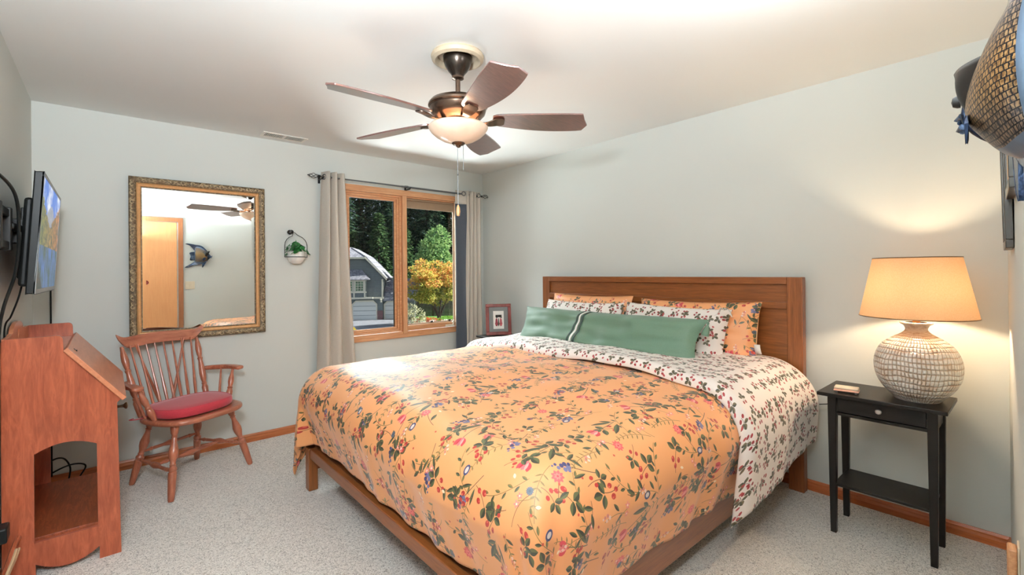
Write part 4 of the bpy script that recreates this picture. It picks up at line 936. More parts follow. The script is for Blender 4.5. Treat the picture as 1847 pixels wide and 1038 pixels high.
def ties(th_, Mx, base):
    for (x, y) in ((.37, .195), (.33, -.20)):
        b = MB()
        for k in range(2):
            s_ = 1 if k else -1
            b.grid(6, 2, lambda u, v: tuple(Mx @ Vector((x+s_*u*.055, y+.012*sin(u*5)-.03*u*u*(1 if y > 0 else .2), .06+.01*sin(u*6+k)+(v-.5)*.02))-base))
        b.build('fabric_tie', M['white_cloth'], th_, solid=.002)
pillow('strawberry_pillow', 'white strawberry print pillow in the middle row at the lamp side', .78, .43, .18, (-.33, -2.495, .890), .30, M['berry'], 3.1, 0, -.02, 'white strawberry pillows in the middle row', extra=ties)
pillow('strawberry_pillow', 'white strawberry print pillow in the middle row at the window side', .80, .43, .18, (-.32, -1.68, .885), .30, M['berry'], 4.4, 0, .0, 'white strawberry pillows in the middle row')
def bolster_extra(th_, Mx, base):
    w, h, t = 1.62, .33, .20
    for x0, wd, mat, lift in ((-.140, .012, 'stripe_dark', .004), (-.112, .014, 'white_cloth', .004), (-.084, .012, 'stripe_dark', .004)):
        b = MB()
        def fn(u, v):
            b1 = (v*2-1)*.985; x = x0+wd*(u-.5)*2*.6+.045*b1; a1 = x/(w/2); prof_ = max(0, (1-a1**4)*(1-b1**4))**.5
            y = b1*h/2*(1-.09*(1-a1*a1)*abs(b1)**3); rs = 5.2*3.7
            zz = t/2*prof_+.016*noise.noise(Vector((x*9+rs, y*9, 1)))*prof_+.0256*noise.noise(Vector((x*4+rs, y*16, 2)))*prof_
            return tuple(Mx @ Vector((x, y, zz+lift))-base)
        b.grid(2, 24, fn); b.build('ribbon', M[mat], th_, solid=.003)
    for (x, y, dx, ln) in ((w/2-.005, h/2-.02, .012, .065), (w/2-.01, -h/2+.015, .045, .05)):
        b = MB(); top = Vector((x, y, .01)); b.lathe([(0, .008), (.006, .004), (.008, -.004), (.005, -.012), (.010, -.02), (.020, -ln*.8), (.024, -ln-.012), (.018, -ln-.010), (0, -ln)], Matrix.Translation((Mx @ top)-base+Vector((0, 0, 0)) + Vector((-.01, -dx*.6, -.004))) @ Matrix.Rotation(.25 if y > 0 else 1.2, 4, 'X'), 20)
        b.build('tassel', M['green_cloth'], th_)
pillow('long_bolster', 'long sage green bolster with corner tassels lying in front of the pillows', 1.62, .33, .20, (-.53, -2.03, .885), .42, M['green_cloth'], 5.2, 0, .0, None, .09, bolster_extra, .016)

# ------------------------------------------------------------------ nightstands
def nightstand(loc, label):
    t_ = thing('nightstand', label, 'nightstand', loc, 0, 'black nightstands either side of the bed')
    # local: front faces -x, width along y; origin on the floor in the middle
    b = MB(); b.box(-.175, .165, -.245, .245, .695, .713); b.build('table_top', M['black'], t_, bevel=.003)
    for x in (-.118, .112):
        for y in (-.190, .190):
            b = MB(); b.taper((x+(.0 if x < 0 else 0), y, 0), (.0125, .0125), (x, y, .695), (.019, .019)); b.build('leg', M['black'], t_, bevel=.002)
    b = MB(); b.box(-.100, .095, -.200, -.182, .600, .695); b.box(-.100, .095, .182, .200, .600, .695); b.box(.100, .120, -.171, .171, .600, .695); b.box(-.128, -.108, -.171, .171, .598, .612); b.build('apron', M['black'], t_)
    b = MB(); b.box(-.128, -.112, -.168, .168, .616, .690); d2 = b.build('drawer', M['black'], t_, bevel=.002)
    b = MB(); b.lathe([(0, 0), (.005, 0), (.005, .008), (.012, .014), (.013, .019), (.009, .023), (0, .024)], Matrix.Translation((-.128, 0, .655)) @ Matrix.Rotation(-pi/2, 4, 'Y'), 20); b.build('knob', M['screw'], d2)
    b = MB(); b.box(-.130, .125, -.186, .186, .240, .254); b.build('shelf', M['black'], t_, bevel=.002)
    return t_
nightstand((-.305, -3.645, 0), 'slim black nightstand with one drawer under the glowing lamp')
nightstand((-.305, -.745, 0), 'black nightstand in the window corner holding the small picture')

# ------------------------------------------------------------------ table lamp
TZ = .713
lm = thing('table_lamp', 'large ribbed ceramic table lamp with a tan drum shade on the nightstand', 'lamp', (-.30, -3.765, TZ))
vp = catmull([(.085, 0, 0), (.094, 0, .012), (.128, 0, .050), (.154, 0, .100), (.163, 0, .155), (.157, 0, .205), (.135, 0, .252), (.098, 0, .286), (.062, 0, .308), (.046, 0, .322), (.042, 0, .336), (.050, 0, .352), (.060, 0, .358), (.060, 0, .364), (.040, 0, .366)], 4)
vp = [(p.x, p.z) for p in vp]
b = MB(); b.grid(72, len(vp)-1, lambda u, v: (vp[round(v*(len(vp)-1))][0]*cos(u*2*pi), vp[round(v*(len(vp)-1))][0]*sin(u*2*pi), vp[round(v*(len(vp)-1))][1]), lambda u, v: (u, v))
b.build('ceramic_base', M['ceramic'], lm, angle=80)
b = MB(); b.lathe([(.014, .362), (.014, .372), (.010, .374), (.010, .385), (.014, .388), (.014, .412), (0, .412)], seg=20); b.tube([(0, 0, .40), (.055, 0, .45), (.062, 0, .52), (0, 0, .60), (-.062, 0, .52), (-.055, 0, .45), (0, 0, .402)], .002, 6); b.build('socket', M['gold'], lm)
b = MB(); b.lathe([(0, .412), (.012, .414), (.022, .430), (.024, .445), (.018, .460), (0, .467)], seg=20)
a = N('light_bulb'); a.bsdf((1, .9, .8), .4, 0, None, Emission_Color=(1, .72, .45), Emission_Strength=8); b.build('bulb', a.m, lm)
b = MB(); b.lathe([(.218, .392), (.163, .672)], seg=64, cap=False); sh = b.build('lamp_shade', M['shade'], lm, angle=80)
b = MB(); b.tube([(.218*cos(t), .218*sin(t), .392) for t in [k*2*pi/64 for k in range(64)]], .0022, 6, True); b.tube([(.163*cos(t), .163*sin(t), .672) for t in [k*2*pi/64 for k in range(64)]], .0022, 6, True)
for k in range(3): b.tube([(0, 0, .60), (.160*cos(k*2.09+.3), .160*sin(k*2.09+.3), .668)], .0015, 6)
b.build('shade_ring', M['brass'], lm)
light('lamp_bulb', 'POINT', (-.30, -3.765, TZ+.500), 11.5, (1.0, 0.76, 0.50), shadow_soft_size=.03)
cord('lamp_cord', 'thin dark lamp cord running from the nightstand to behind the bed', [(-.13, -3.62, .60), (-.08, -3.50, .575), (-.03, -3.38, .555), (-.015, -3.25, .52), (-.012, -3.16, .48), (-.012, -3.12, .10)], .0025)
so = thing('charging_case', 'small pink and cream rounded case on the nightstand edge', 'case', (-.395, -3.508, TZ), R(8))
b = MB(); b.box(-.034, .034, -.052, .052, .006, .016); b.build('base', M['pink'], so, bevel=.005, seg=3)
b = MB(); b.box(-.030, .034, -.050, .050, .016, .027); b.build('lid', M['cream'], so, bevel=.005, seg=3)
for x in (-.022, .022):
    for y in (-.04, .04):
        b = MB(); b.lathe([(.006, 0), (.006, .007)], Matrix.Translation((x, y, 0)), 10); b.build('foot', M['screw'], so)

# ------------------------------------------------------------------ framed picture on the far nightstand
pf = thing('photo_frame', 'cherry red picture frame with two figures standing by the curtain', 'picture frame', (-.32, -.66, TZ), R(-32))
# local: x right, y away from the viewer, z up
tlt = Matrix.Rotation(R(-8), 4, 'X')
def pfb(b, name, mat, par=pf, **kw): b.v = [tuple(tlt @ Vector(p)+Vector((0, 0, .004))) for p in b.v]; return b.build(name, mat, par, **kw)
b = MB(); frame_boxes(b, -.125, .125, 0, .305, .032, .032, .032, .032, -.012, .012); pfb(b, 'frame', M['cherry'], bevel=.004)
b = MB(); b.box(-.098, .098, -.002, .008, .028, .277); pfb(b, 'mat_board', M['mat'])
b = MB(); b.box(-.052, .052, -.004, -.002, .060, .235); pr_ = pfb(b, 'print', M['white_cloth'])
for x, w_, c_ in ((-.020, .017, srgb(150, 60, 70)), (.022, .016, srgb(186, 90, 96)), (.0, .008, srgb(40, 60, 44))):
    mm = plain('print_ink', c_, .8, 0, .3, 80)
    b = MB(); b.poly([(x+w_*cos(t)*(1 if sin(t) < 0 else .7), .125+.040*sin(t)) for t in [2*pi*k/20 for k in range(20)]], [], lambda u, w, s_: (u, -.0045-s_*.0005, w)); pfb(b, 'painted_figure', mm, pr_)
    if w_ > .01:
        b = MB(); b.poly([(x+.003+.008*cos(t), .174+.009*sin(t)) for t in [2*pi*k/14 for k in range(14)]], [], lambda u, w, s_: (u, -.0045-s_*.0005, w)); pfb(b, 'painted_hair', M['matte_black'], pr_)
b = MB(); b.add([(-.03, .010, .20), (.03, .010, .20), (.03, .11, -.002), (-.03, .11, -.002)], [(0, 1, 2, 3)]); b.build('easel_back', M['black'], pf, solid=.003)

# ------------------------------------------------------------------ things on the front wall
def onwall(x, z, off=0.0): return tuple(MW @ Vector((x, off, z)))
def wallthing(name, label, cat, x, z, group=None): return thing(name, label, cat, onwall(x, z), ANG, group)
for x0, x1, z0, z1, lab in ((-1.215, -.86, 1.570, 2.06, 'dark framed picture on the front wall nearer the metal fish'), (-.80, -.45, 1.405, 1.95, 'dark framed picture on the front wall hung lower near the lamp corner')):
    w_ = (x1-x0)/2; t_ = wallthing('framed_picture', lab, 'picture', (x0+x1)/2, z0, 'dark framed pictures on the front wall')
    t_.rotation_euler = (R(-1.0), 0, ANG)
    b = MB(); frame_boxes(b, -w_, w_, 0, z1-z0, .03, .03, .03, .03, .001, .022); b.build('frame', M['dark_frame'], t_, bevel=.002)
    b = MB(); frame_boxes(b, -w_+.03, w_-.03, .03, z1-z0-.03, .006, .006, .006, .006, .004, .016); b.build('inner_slip', M['gold'], t_)
    b = MB(); b.box(-w_+.03, w_-.03, .002, .006, .03, z1-z0-.03); b.build('print', M['almond'], t_)
sw = wallthing('light_switch', 'almond double rocker switch plate on the wall seen in the mirror', 'switch', -2.29, 1.18)
b = MB(); b.box(-.058, .058, 0, .006, -.058, .058); b.build('plate', M['almond'], sw, bevel=.003)
for x in (-.024, .024):
    b = MB(); b.box(x-.016, x+.016, .006, .011, -.034, .034); b.build('rocker', M['almond'], sw, bevel=.002)
ol = wallthing('wall_outlet', 'almond outlet with a plug in unit low on the front wall', 'outlet', -.93, .36)
b = MB(); b.box(-.035, .035, 0, .006, -.057, .057); b.build('plate', M['almond'], ol, bevel=.003)
b = MB(); b.box(-.030, .030, .006, .030, -.050, .045); b.build('plug_in_unit', M['oak_trim'], ol, bevel=.006)

# metal fish
a = N('fish_scales_metal'); p = a.coord('UV'); x, y, z = a.sep(p)
row = a.math('FLOOR', a.math('MULTIPLY', y, 26)); xx = a.math('ADD', a.math('MULTIPLY', x, 26), a.math('MULTIPLY', row, 0.5)); xx = a.math('ADD', xx, a.math('MULTIPLY', a.noise(p, 25, 2), 0.8))
fx = a.math('ABSOLUTE', a.math('MULTIPLY_ADD', a.math('FRACT', xx), 2, -1)); fy = a.math('ABSOLUTE', a.math('MULTIPLY_ADD', a.math('FRACT', a.math('MULTIPLY', y, 26)), 2, -1))
gap = a.math('MAXIMUM', a.math('GREATER_THAN', fx, 0.72), a.math('GREATER_THAN', fy, 0.80)); nn = a.noise(p, 30, 2)
ed = a.math('ABSOLUTE', a.math('MULTIPLY_ADD', y, 2, -1)); rim = a.math('MAXIMUM', a.math('GREATER_THAN', ed, 0.80), a.math('GREATER_THAN', x, 0.93))
tone = a.mix(a.ramp(ed, [(0.15, (0, 0, 0)), (0.6, (1, 1, 1))]), a.ramp(nn, [(0.35, srgb(110, 78, 44)), (0.6, srgb(190, 150, 98))]), a.ramp(nn, [(0.35, srgb(52, 52, 58)), (0.6, srgb(140, 118, 96))]))
a.bsdf(a.mix(rim, a.mix(gap, tone, (0.006, 0.006, 0.008)), srgb(96, 112, 132)), 0.35, 0.6, a.bump(a.math('SUBTRACT', 1, gap), 0.9, 0.006)); M['scales'] = a.m
a = N('fish_blue_metal'); p = a.coord(); n1 = a.noise(p, 14, 4, 0.6, 0.8); a.bsdf(a.ramp(n1, [(0.35, srgb(14, 20, 30)), (0.5, srgb(44, 60, 88)), (0.70, srgb(140, 156, 180))]), 0.25, 0.75, a.bump(n1, 0.3, 0.01)); M['fishblue'] = a.m
fs_ = wallthing('metal_fish', 'blue and bronze metal angelfish sculpture on the front wall', 'wall sculpture', -2.17, 1.60)
# local x: nose at +x ; body outline in x-z, bulging along +y
top = [(.14, .000), (.125, .035), (.095, .075), (.055, .118), (.01, .150), (-.03, .165), (-.06, .160)]
bot = [(.14, -.006), (.115, -.032), (.085, -.070), (.045, -.095), (.0, -.105), (-.04, -.100), (-.065, -.090)]
def fish_surf(u, v, sgn=1):
    i = u*6; k = min(5, int(i)); f = i-k
    t_ = (top[k][0]+(top[k+1][0]-top[k][0])*f, top[k][1]+(top[k+1][1]-top[k][1])*f); b_ = (bot[k][0]+(bot[k+1][0]-bot[k][0])*f, bot[k][1]+(bot[k+1][1]-bot[k][1])*f)
    x = t_[0]+(b_[0]-t_[0])*v; z = t_[1]+(b_[1]-t_[1])*v
    bul = max(0, sin(pi*v))**.7
    base = .030+.062*(1-sstep(0, .35, u))
    env = sstep(0, .35, u)*(max(0, 1-((u-.35)/.65)**2) if u > .35 else 1)**.6
    return (x, base*(1-.45*sstep(.4, 1, u))+(bul*.062*env if sgn > 0 else -.010), z)
b = MB(); b.grid(30, 24, lambda u, v: fish_surf(.25+u*.75, v, 1), lambda u, v: (u, v)); b.build('scaled_body', M['scales'], fs_, angle=80)
b = MB(); b.grid(30, 24, lambda u, v: fish_surf(u, v, -1)); b.build('rear_plate', M['fishblue'], fs_, angle=80)
b = MB(); b.grid(14, 24, lambda u, v: (lambda q_: (q_[0], q_[1]+.004, q_[2]))(fish_surf(u*.30, v, 1))); b.tube([fish_surf(.30, v/12, 1) for v in range(13)], .006, 8)
b.tube([(.134, .096, .010), (.150, .100, .006), (.140, .098, .000)], [.006, .009, .006], 8); b.tube([(.132, .096, -.010), (.147, .098, -.014), (.136, .096, -.018)], [.006, .008, .005], 8)
hd = b.build('head', M['fishblue'], fs_, angle=80)
b = MB(); b.lathe([(0, .012), (.008, .010), (.011, .004), (.011, 0), (0, -.002)], Matrix.Translation((.108, .098, .030)) @ Matrix.Rotation(-pi/2, 4, 'X'), 18); b.build('eye', M['matte_black'], hd)
b = MB()
def gill(u, v):
    A, B, C_, D = Vector((.125, .104, .085)), Vector((.030, .066, .078)), Vector((.082, .088, -.005)), Vector((.050, .062, -.030))
    p_ = (A*(1-u)+B*u)*(1-v)+(C_*(1-u)+D*u)*v; p_.y += .016*sin(pi*u)*sin(pi*(.15+.85*v)); return tuple(p_)
b.grid(12, 12, gill); b.build('gill_plate', M['black'], fs_, solid=.006, angle=80)
b = MB(); b.poly([(.075, -.015), (.05, -.010), (.03, -.028), (.035, -.060), (.055, -.050)], [], lambda u, w, s_: (u, .088+s_*.003, w)); b.build('pectoral_fin', M['fishblue'], fs_, bevel=.001)
def fin(name, pts, y0=.022):
    b = MB(); cm = catmull([(x, 0, z) for x, z in pts], 6, True); b.poly([(p.x, p.z) for p in cm], [], lambda u, w, s_: (u, y0+s_*.005+.01*sin(u*20), w)); b.build(name, M['fishblue'], fs_, bevel=.001)
fin('dorsal_fin', [(.110, .058), (.07, .122), (.02, .166), (-.05, .180), (-.13, .196), (-.175, .190), (-.12, .165), (-.085, .125), (-.06, .10), (.02, .12)])
fin('anal_fin', [(.05, -.085), (.0, -.115), (-.07, -.130), (-.13, -.155), (-.185, -.160), (-.14, -.125), (-.095, -.095), (-.06, -.07), (0, -.08)])
fin('pelvic_fin', [(.085, -.065), (.065, -.105), (.045, -.145), (.030, -.160), (.030, -.120), (.035, -.085)])
fin('tail_fin', [(-.05, .06), (-.09, .072), (-.125, .055), (-.11, .01), (-.12, -.045), (-.09, -.055), (-.05, -.04)])
b = MB(); b.tube([(-.02, .0, .02), (-.02, .022, .02)], .005, 8); b.build('mounting_pin', M['matte_black'], fs_)

# ------------------------------------------------------------------ outside
GZ = -4.1
def gplane(name, pts, mat, z=GZ, kind='structure'):
    b = MB(); b.poly(pts, [], lambda u, w, s_: (u, w, z-.05*(1-s_)*0-(.06 if s_ == 0 else 0))); return tag(b.build(name, M[mat], smooth=False), kind=kind)
M['asphalt'] = plain('driveway_asphalt', srgb(120, 122, 132), 0.9, 0, 0.12, 2.0)
M['concrete'] = plain('pale_concrete', srgb(206, 202, 196), 0.9, 0, 0.08, 2.0)
M['lawn'] = plain('lawn_grass', srgb(96, 142, 60), 0.95, 0, 0.25, 8.0)
M['soil'] = plain('forest_ground', srgb(60, 64, 40), 0.95, 0, 0.3, 3.0)
gplane('ground', [(-60, 4), (120, 4), (120, 150), (-60, 150)], 'soil', GZ-.05)
vw = Vector((cos(R(66)), sin(R(66)), 0))
gplane('driveway', [(11, 34), (17.2, 30), (24, 41.5), (20.8, 46.3), (16, 49.2), (12, 51.5)], 'asphalt', GZ+.01)
gplane('street', [(8, 24), (40, 20), (44, 36), (24.3, 42.2), (23.2, 40.3), (17, 33), (13, 33.5)], 'concrete', GZ+.005)
gplane('lawn', [(23.4, 41.9), (46, 35.5), (52, 50), (28, 53), (24.8, 46)], 'lawn', GZ+.03)
M['siding'] = None
a = N('blue_grey_siding'); p = a.coord(); x, y, z = a.sep(p); f = a.math('FRACT', a.math('MULTIPLY', z, 6.5)); n1 = a.noise(p, 3, 2)
a.bsdf(a.mix(a.math('LESS_THAN', f, 0.14), a.ramp(n1, [(0.3, srgb(116, 124, 128)), (0.7, srgb(126, 134, 138))]), srgb(80, 88, 94)), 0.8, 0); M['siding'] = a.m
a = N('roof_shingle'); p = a.coord(); br = a.n('ShaderNodeTexBrick'); a.set(br.inputs['Vector'], a.mapping(p, scale=(1, 1, 1), rot=(pi/2, 0, 0))); br.inputs['Scale'].default_value = 3.2; br.inputs['Color1'].default_value = (*srgb(176, 176, 186), 1); br.inputs['Color2'].default_value = (*srgb(118, 118, 132), 1); br.inputs['Mortar'].default_value = (*srgb(84, 84, 98), 1); br.inputs['Mortar Size'].default_value = .03
a.bsdf(br.outputs[0], 0.9, 0); M['shingle'] = a.m
a = N('red_brick'); p = a.coord(); br = a.n('ShaderNodeTexBrick'); a.set(br.inputs['Vector'], a.mapping(p, rot=(pi/2, 0, 0))); br.inputs['Scale'].default_value = 5; br.inputs['Color1'].default_value = (*srgb(140, 92, 92), 1); br.inputs['Color2'].default_value = (*srgb(104, 62, 70), 1); br.inputs['Mortar'].default_value = (*srgb(170, 150, 150), 1)
a.bsdf(br.outputs[0], 0.9, 0); M['brick'] = a.m
M['trimw'] = plain('house_trim', srgb(226, 220, 204), 0.7, 0, 0.03)
M['gdoor'] = plain('garage_door_paint', srgb(224, 224, 222), 0.6, 0, 0.03)
M['winglass'] = plain('far_window_glass', srgb(120, 146, 120), 0.1, 0, 0.35, 3.0)
M['fence'] = plain('weathered_fence', srgb(96, 88, 84), 0.9, 0, 0.15, 3)
hs = thing('neighbour_house', 'blue grey two storey house with gambrel roof and garage across the street', 'house', (20.83, 46.3, GZ), R(-31.8))
# local: x right along the facade (0 = right corner), y away, z up
def hp(b, name, mat, par=hs, **kw): return b.build(name, M[mat], par, **kw)
gp = [(-7.6, 0), (0, 0), (0, 4.95), (-2.0, 7.05), (-5.6, 7.05), (-7.6, 4.95)]
b = MB(); b.poly(gp, [], lambda u, w, s_: (u, s_*7.0, w)); wl = hp(b, 'wall', 'siding', smooth=False)
b = MB()   # roof: right slopes, ridge hip
th = .18
def slab(b, quad, t=.16):
    q = [Vector(p) for p in quad]; nrm = (q[1]-q[0]).cross(q[2]-q[0]).normalized()
    b.add([tuple(p) for p in q]+[tuple(p+nrm*t) for p in q], [(3, 2, 1, 0), (4, 5, 6, 7), (0, 1, 5, 4), (1, 2, 6, 5), (2, 3, 7, 6), (3, 0, 4, 7)])
slab(b, [(.45, -.5, 4.70), (.45, 7.4, 4.70), (-1.9, 7.4, 7.25), (-1.9, -.5, 7.25)])
slab(b, [(-1.9, -.5, 7.25), (-1.9, 7.4, 7.25), (-3.8, 7.4, 8.35), (-3.8, 1.6, 8.35)])
slab(b, [(-8.05, 7.4, 4.70), (-8.05, -.5, 4.70), (-5.7, -.5, 7.25), (-5.7, 7.4, 7.25)])
slab(b, [(-5.7, 7.4, 7.25), (-5.7, -.5, 7.25), (-3.8, 1.6, 8.35), (-3.8, 7.4, 8.35)])
b.add([(-1.9, -.5, 7.25), (-3.8, 1.6, 8.40), (-5.7, -.5, 7.25)], [(0, 1, 2)])
rf = hp(b, 'roof', 'shingle', smooth=False)
b = MB(); slab(b, [(.50, -.55, 4.55), (-1.9, -.55, 7.10), (-1.9, -.55, 7.32), (.50, -.55, 4.85)], .08); slab(b, [(-8.1, -.55, 4.85), (-5.7, -.55, 7.32), (-5.7, -.55, 7.10), (-8.1, -.55, 4.55)], .08); b.box(-5.8, -1.8, -.62, -.5, 7.05, 7.25); b.box(-.12, .06, -.06, .05, 2.6, 4.7); b.box(-8, .15, -.35, 0, 2.42, 2.62); b.build('roof_trim', M['trimw'], hs, smooth=False)
b = MB(); b.box(-5.6, -1.75, -.7, 0, 2.62, 4.6); by = hp(b, 'bay', 'siding', smooth=False)
b = MB(); slab(b, [(-5.8, -1.0, 4.62), (-1.3, -1.0, 4.62), (-2.3, 0, 5.75), (-5.0, 0, 5.75)], .12); b.add([(-1.3, -1.0, 4.70), (-1.3, 0, 4.70), (-2.3, 0, 5.8)], [(0, 1, 2)]); hp(b, 'bay_roof', 'shingle', by, smooth=False)
b = MB()
for x in (-5.6, -4.35, -3.15, -1.98): b.box(x, x+.16, -.78, -.70, 2.62, 4.66)
b.box(-5.7, -1.7, -.80, -.70, 4.52, 4.72); b.box(-5.7, -1.7, -.80, -.70, 3.15, 3.32); b.box(-5.7, -1.0, -.84, -.6, 2.46, 2.66); hp(b, 'bay_trim', 'trimw', by, smooth=False)
for x0, x1 in ((-5.44, -4.35), (-4.15, -3.2), (-2.95, -2.0)):
    b = MB(); b.box(x0+.05, x1-.03, -.76, -.71, 3.34, 4.50); wn = hp(b, 'window', 'winglass', by, smooth=False)
    b = MB(); frame_boxes(b, x0, x1, 3.32, 4.53, .07, .07, .07, .07, -.80, -.74)
    for k in range(1, 3): xx_ = x0+(x1-x0)*k/3; b.box(xx_-.02, xx_+.02, -.79, -.75, 3.34, 4.5)
    for k in range(1, 4): zz = 3.34+1.16*k/4; b.box(x0, x1, -.79, -.75, zz-.02, zz+.02)
    hp(b, 'window_frame', 'trimw', wn, smooth=False)
def garage(x0, x1, z1, par=hs, y=-.02):
    b = MB(); c = .35
    b.poly([(x0, .02), (x1, .02), (x1, z1-c), (x1-c, z1), (x0+c, z1), (x0, z1-c)], [], lambda u, w, s_: (u, y-.06*s_, w)); g_ = hp(b, 'garage_door', 'gdoor', par, smooth=False)
    b = MB()
    for k in range(1, 4): b.box(x0+.02, x1-.02, y-.075, y-.05, z1*k/4-.02, z1*k/4+.02)
    hp(b, 'door_groove', 'siding', g_, smooth=False)
    b = MB(); w_ = .14
    b.poly([(x0-w_, 0), (x1+w_, 0), (x1+w_, z1-c+.06), (x1-c+.06, z1+w_), (x0+c-.06, z1+w_), (x0-w_, z1-c+.06)], [[(x0, 0.01), (x1, 0.01), (x1, z1-c), (x1-c, z1), (x0+c, z1), (x0, z1-c)]], lambda u, w, s_: (u, y-.10*s_, w)); hp(b, 'door_trim', 'trimw', g_, smooth=False)
garage(-3.30, -.75, 2.12); garage(-6.9, -4.3, 2.12)
b = MB(); b.box(-.68, .02, -.12, 0, 0, 1.05); b.box(-4.15, -3.45, -.12, 0, 0, 1.05); hp(b, 'brick_pier', 'brick', smooth=False)
b = MB(); b.box(-.25, -.05, -.35, -.06, 2.0, 2.35); b.lathe([(.0, .55), (.18, .40), (.10, .38), (.10, .12), (0, .08)], Matrix.Translation((-.15, -.3, 1.95)), 10); hp(b, 'porch_lamp', 'trimw', smooth=False)
b = MB(); b.box(.02, 3.6, .4, 7, 0, 2.35); hp(b, 'garage_wing', 'siding', smooth=False)
b = MB(); slab(b, [(.05, -.1, 2.25), (4.1, -.1, 2.25), (4.1, 4.0, 4.55), (.05, 4.0, 4.55)]); slab(b, [(4.1, 8.1, 2.25), (.05, 8.1, 2.25), (.05, 4.0, 4.55), (4.1, 4.0, 4.55)]); b.box(.05, 4.1, -.16, -.05, 2.15, 2.38); hp(b, 'wing_roof', 'shingle', smooth=False)
b = MB(); b.poly([(0.4, 0), (7, 0), (7, 2.35), (3.7, 4.5), (.4, 2.35)], [], lambda u, w, s_: (3.58+s_*.05, u, w)); hp(b, 'wing_gable', 'siding', smooth=False)
garage(.22, 2.8, 2.05, y=.38)

# trees
def leafmat(name, c0, c1, c2, rough=.7):
    a = N(name); oi = a.n('ShaderNodeObjectInfo'); p = a.coord('Object'); n1 = a.noise(p, 1.3, 3, .6)
    wn_ = a.n('ShaderNodeTexWhiteNoise', noise_dimensions='3D'); g_ = a.n('ShaderNodeNewGeometry'); a.set(wn_.inputs['Vector'], a.vm('FLOOR', a.vm('MULTIPLY', p, (5, 5, 5))))
    f = a.math('ADD', a.math('MULTIPLY', n1, .6), a.math('MULTIPLY', wn_.outputs[0], .4))
    c = a.ramp(f, [(0.28, c0), (0.5, c1), (0.72, c2)])
    dif = a.n('ShaderNodeBsdfDiffuse'); trn = a.n('ShaderNodeBsdfTranslucent'); a.set(dif.inputs[0], c); a.set(trn.inputs[0], c)
    mx = a.n('ShaderNodeMixShader'); mx.inputs[0].default_value = .35; a.t.links.new(dif.outputs[0], mx.inputs[1]); a.t.links.new(trn.outputs[0], mx.inputs[2]); a.t.links.new(mx.outputs[0], a.out.inputs[0]); return a.m
M['fir'] = leafmat('fir_needles', srgb(30, 50, 46), srgb(52, 78, 64), srgb(104, 128, 92))
M['cedar'] = leafmat('cedar_needles', srgb(38, 62, 44), srgb(64, 94, 62), srgb(118, 144, 94))
M['alder'] = leafmat('alder_leaves', srgb(88, 128, 84), srgb(136, 172, 112), srgb(190, 212, 146))
M['maple'] = leafmat('maple_leaves', srgb(170, 184, 92), srgb(232, 206, 118), srgb(238, 158, 110))
M['maple_low'] = leafmat('maple_green_leaves', srgb(128, 148, 82), srgb(176, 178, 92), srgb(214, 192, 106))
M['shrub_red'] = leafmat('red_shrub_leaves', srgb(190, 90, 60), srgb(222, 120, 84), srgb(190, 160, 90))
M['shrub_green'] = leafmat('green_shrub_leaves', srgb(96, 140, 60), srgb(132, 176, 74), srgb(170, 200, 100))
M['blossom'] = leafmat('cream_blossoms', srgb(90, 110, 70), srgb(210, 208, 170), srgb(240, 238, 214))
M['bark'] = plain('bark', srgb(78, 66, 56), .9, 0, .2, 8)
M['yellow'] = leafmat('yellow_flowers', srgb(170, 180, 60), srgb(236, 206, 50), srgb(250, 226, 70))
def card(vs, fs, c, d, up, l, w):
    s_ = d.cross(up)
    if s_.length < 1e-4: s_ = Vector((1, 0, 0))
    s_.normalize(); o = len(vs)
    vs += [tuple(c-s_*w*.35), tuple(c+d*l*.5-s_*w*.5+up*.0), tuple(c+d*l), tuple(c+d*l*.5+s_*w*.5)]; fs.append((o, o+1, o+2, o+3))
def conifer_mesh(h, r, n_lay, seed, droop=.35, sz=.55, low=.08, gap=0.0):
    rn = random.Random(seed); vs, fs = [], []
    for i in range(n_lay):
        t = low+(1-low)*i/n_lay; z = h*t; rr = r*(1-t)**.8*(1-gap*rn.random())+.15; nb = max(4, int(8*(1-t)+4))
        for k in range(nb):
            a0 = 2*pi*(k+rn.random())/nb; L = rr*rn.uniform(.65, 1.12); nseg = max(3, int(L/.34))
            for j in range(nseg):
                f = (j+1)/nseg; c = Vector((cos(a0)*L*f, sin(a0)*L*f, z+.10*L*f-droop*L*f*f))
                for m_ in range(3):
                    d = Vector((cos(a0+rn.uniform(-1.1, 1.1)), sin(a0+rn.uniform(-1.1, 1.1)), rn.uniform(-.75, .1))).normalized()
                    card(vs, fs, c+Vector((rn.uniform(-.2, .2), rn.uniform(-.2, .2), rn.uniform(-.15, .15))), d, Vector((rn.uniform(-.5, .5), rn.uniform(-.5, .5), 1)).normalized(), sz*rn.uniform(.6, 1.2), sz*.42)
    return vs, fs
def blob_mesh(blobs, dens, sz, seed, flat=.5):
    rn = random.Random(seed); vs, fs = [], []
    for (x, y, z, rx, ry, rz) in blobs:
        for i in range(int(dens*rx*ry*4)):
            v_ = Vector((rn.gauss(0, 1), rn.gauss(0, 1), rn.gauss(0, 1))).normalized(); k = rn.uniform(.72, 1.03)
            c = Vector((x+v_.x*rx*k, y+v_.y*ry*k, z+v_.z*rz*k)); d = (v_+Vector((rn.uniform(-.9, .9), rn.uniform(-.9, .9), rn.uniform(-.9, .5)))).normalized()
            card(vs, fs, c, d, Vector((rn.uniform(-1, 1), rn.uniform(-1, 1), 1)).normalized(), sz*rn.uniform(.6, 1.3), sz*.6)
    return vs, fs
def mesh_of(name, vf, mat):
    me = bpy.data.meshes.new(name); me.from_pydata(vf[0], [], vf[1]); me.materials.append(M[mat]); return me
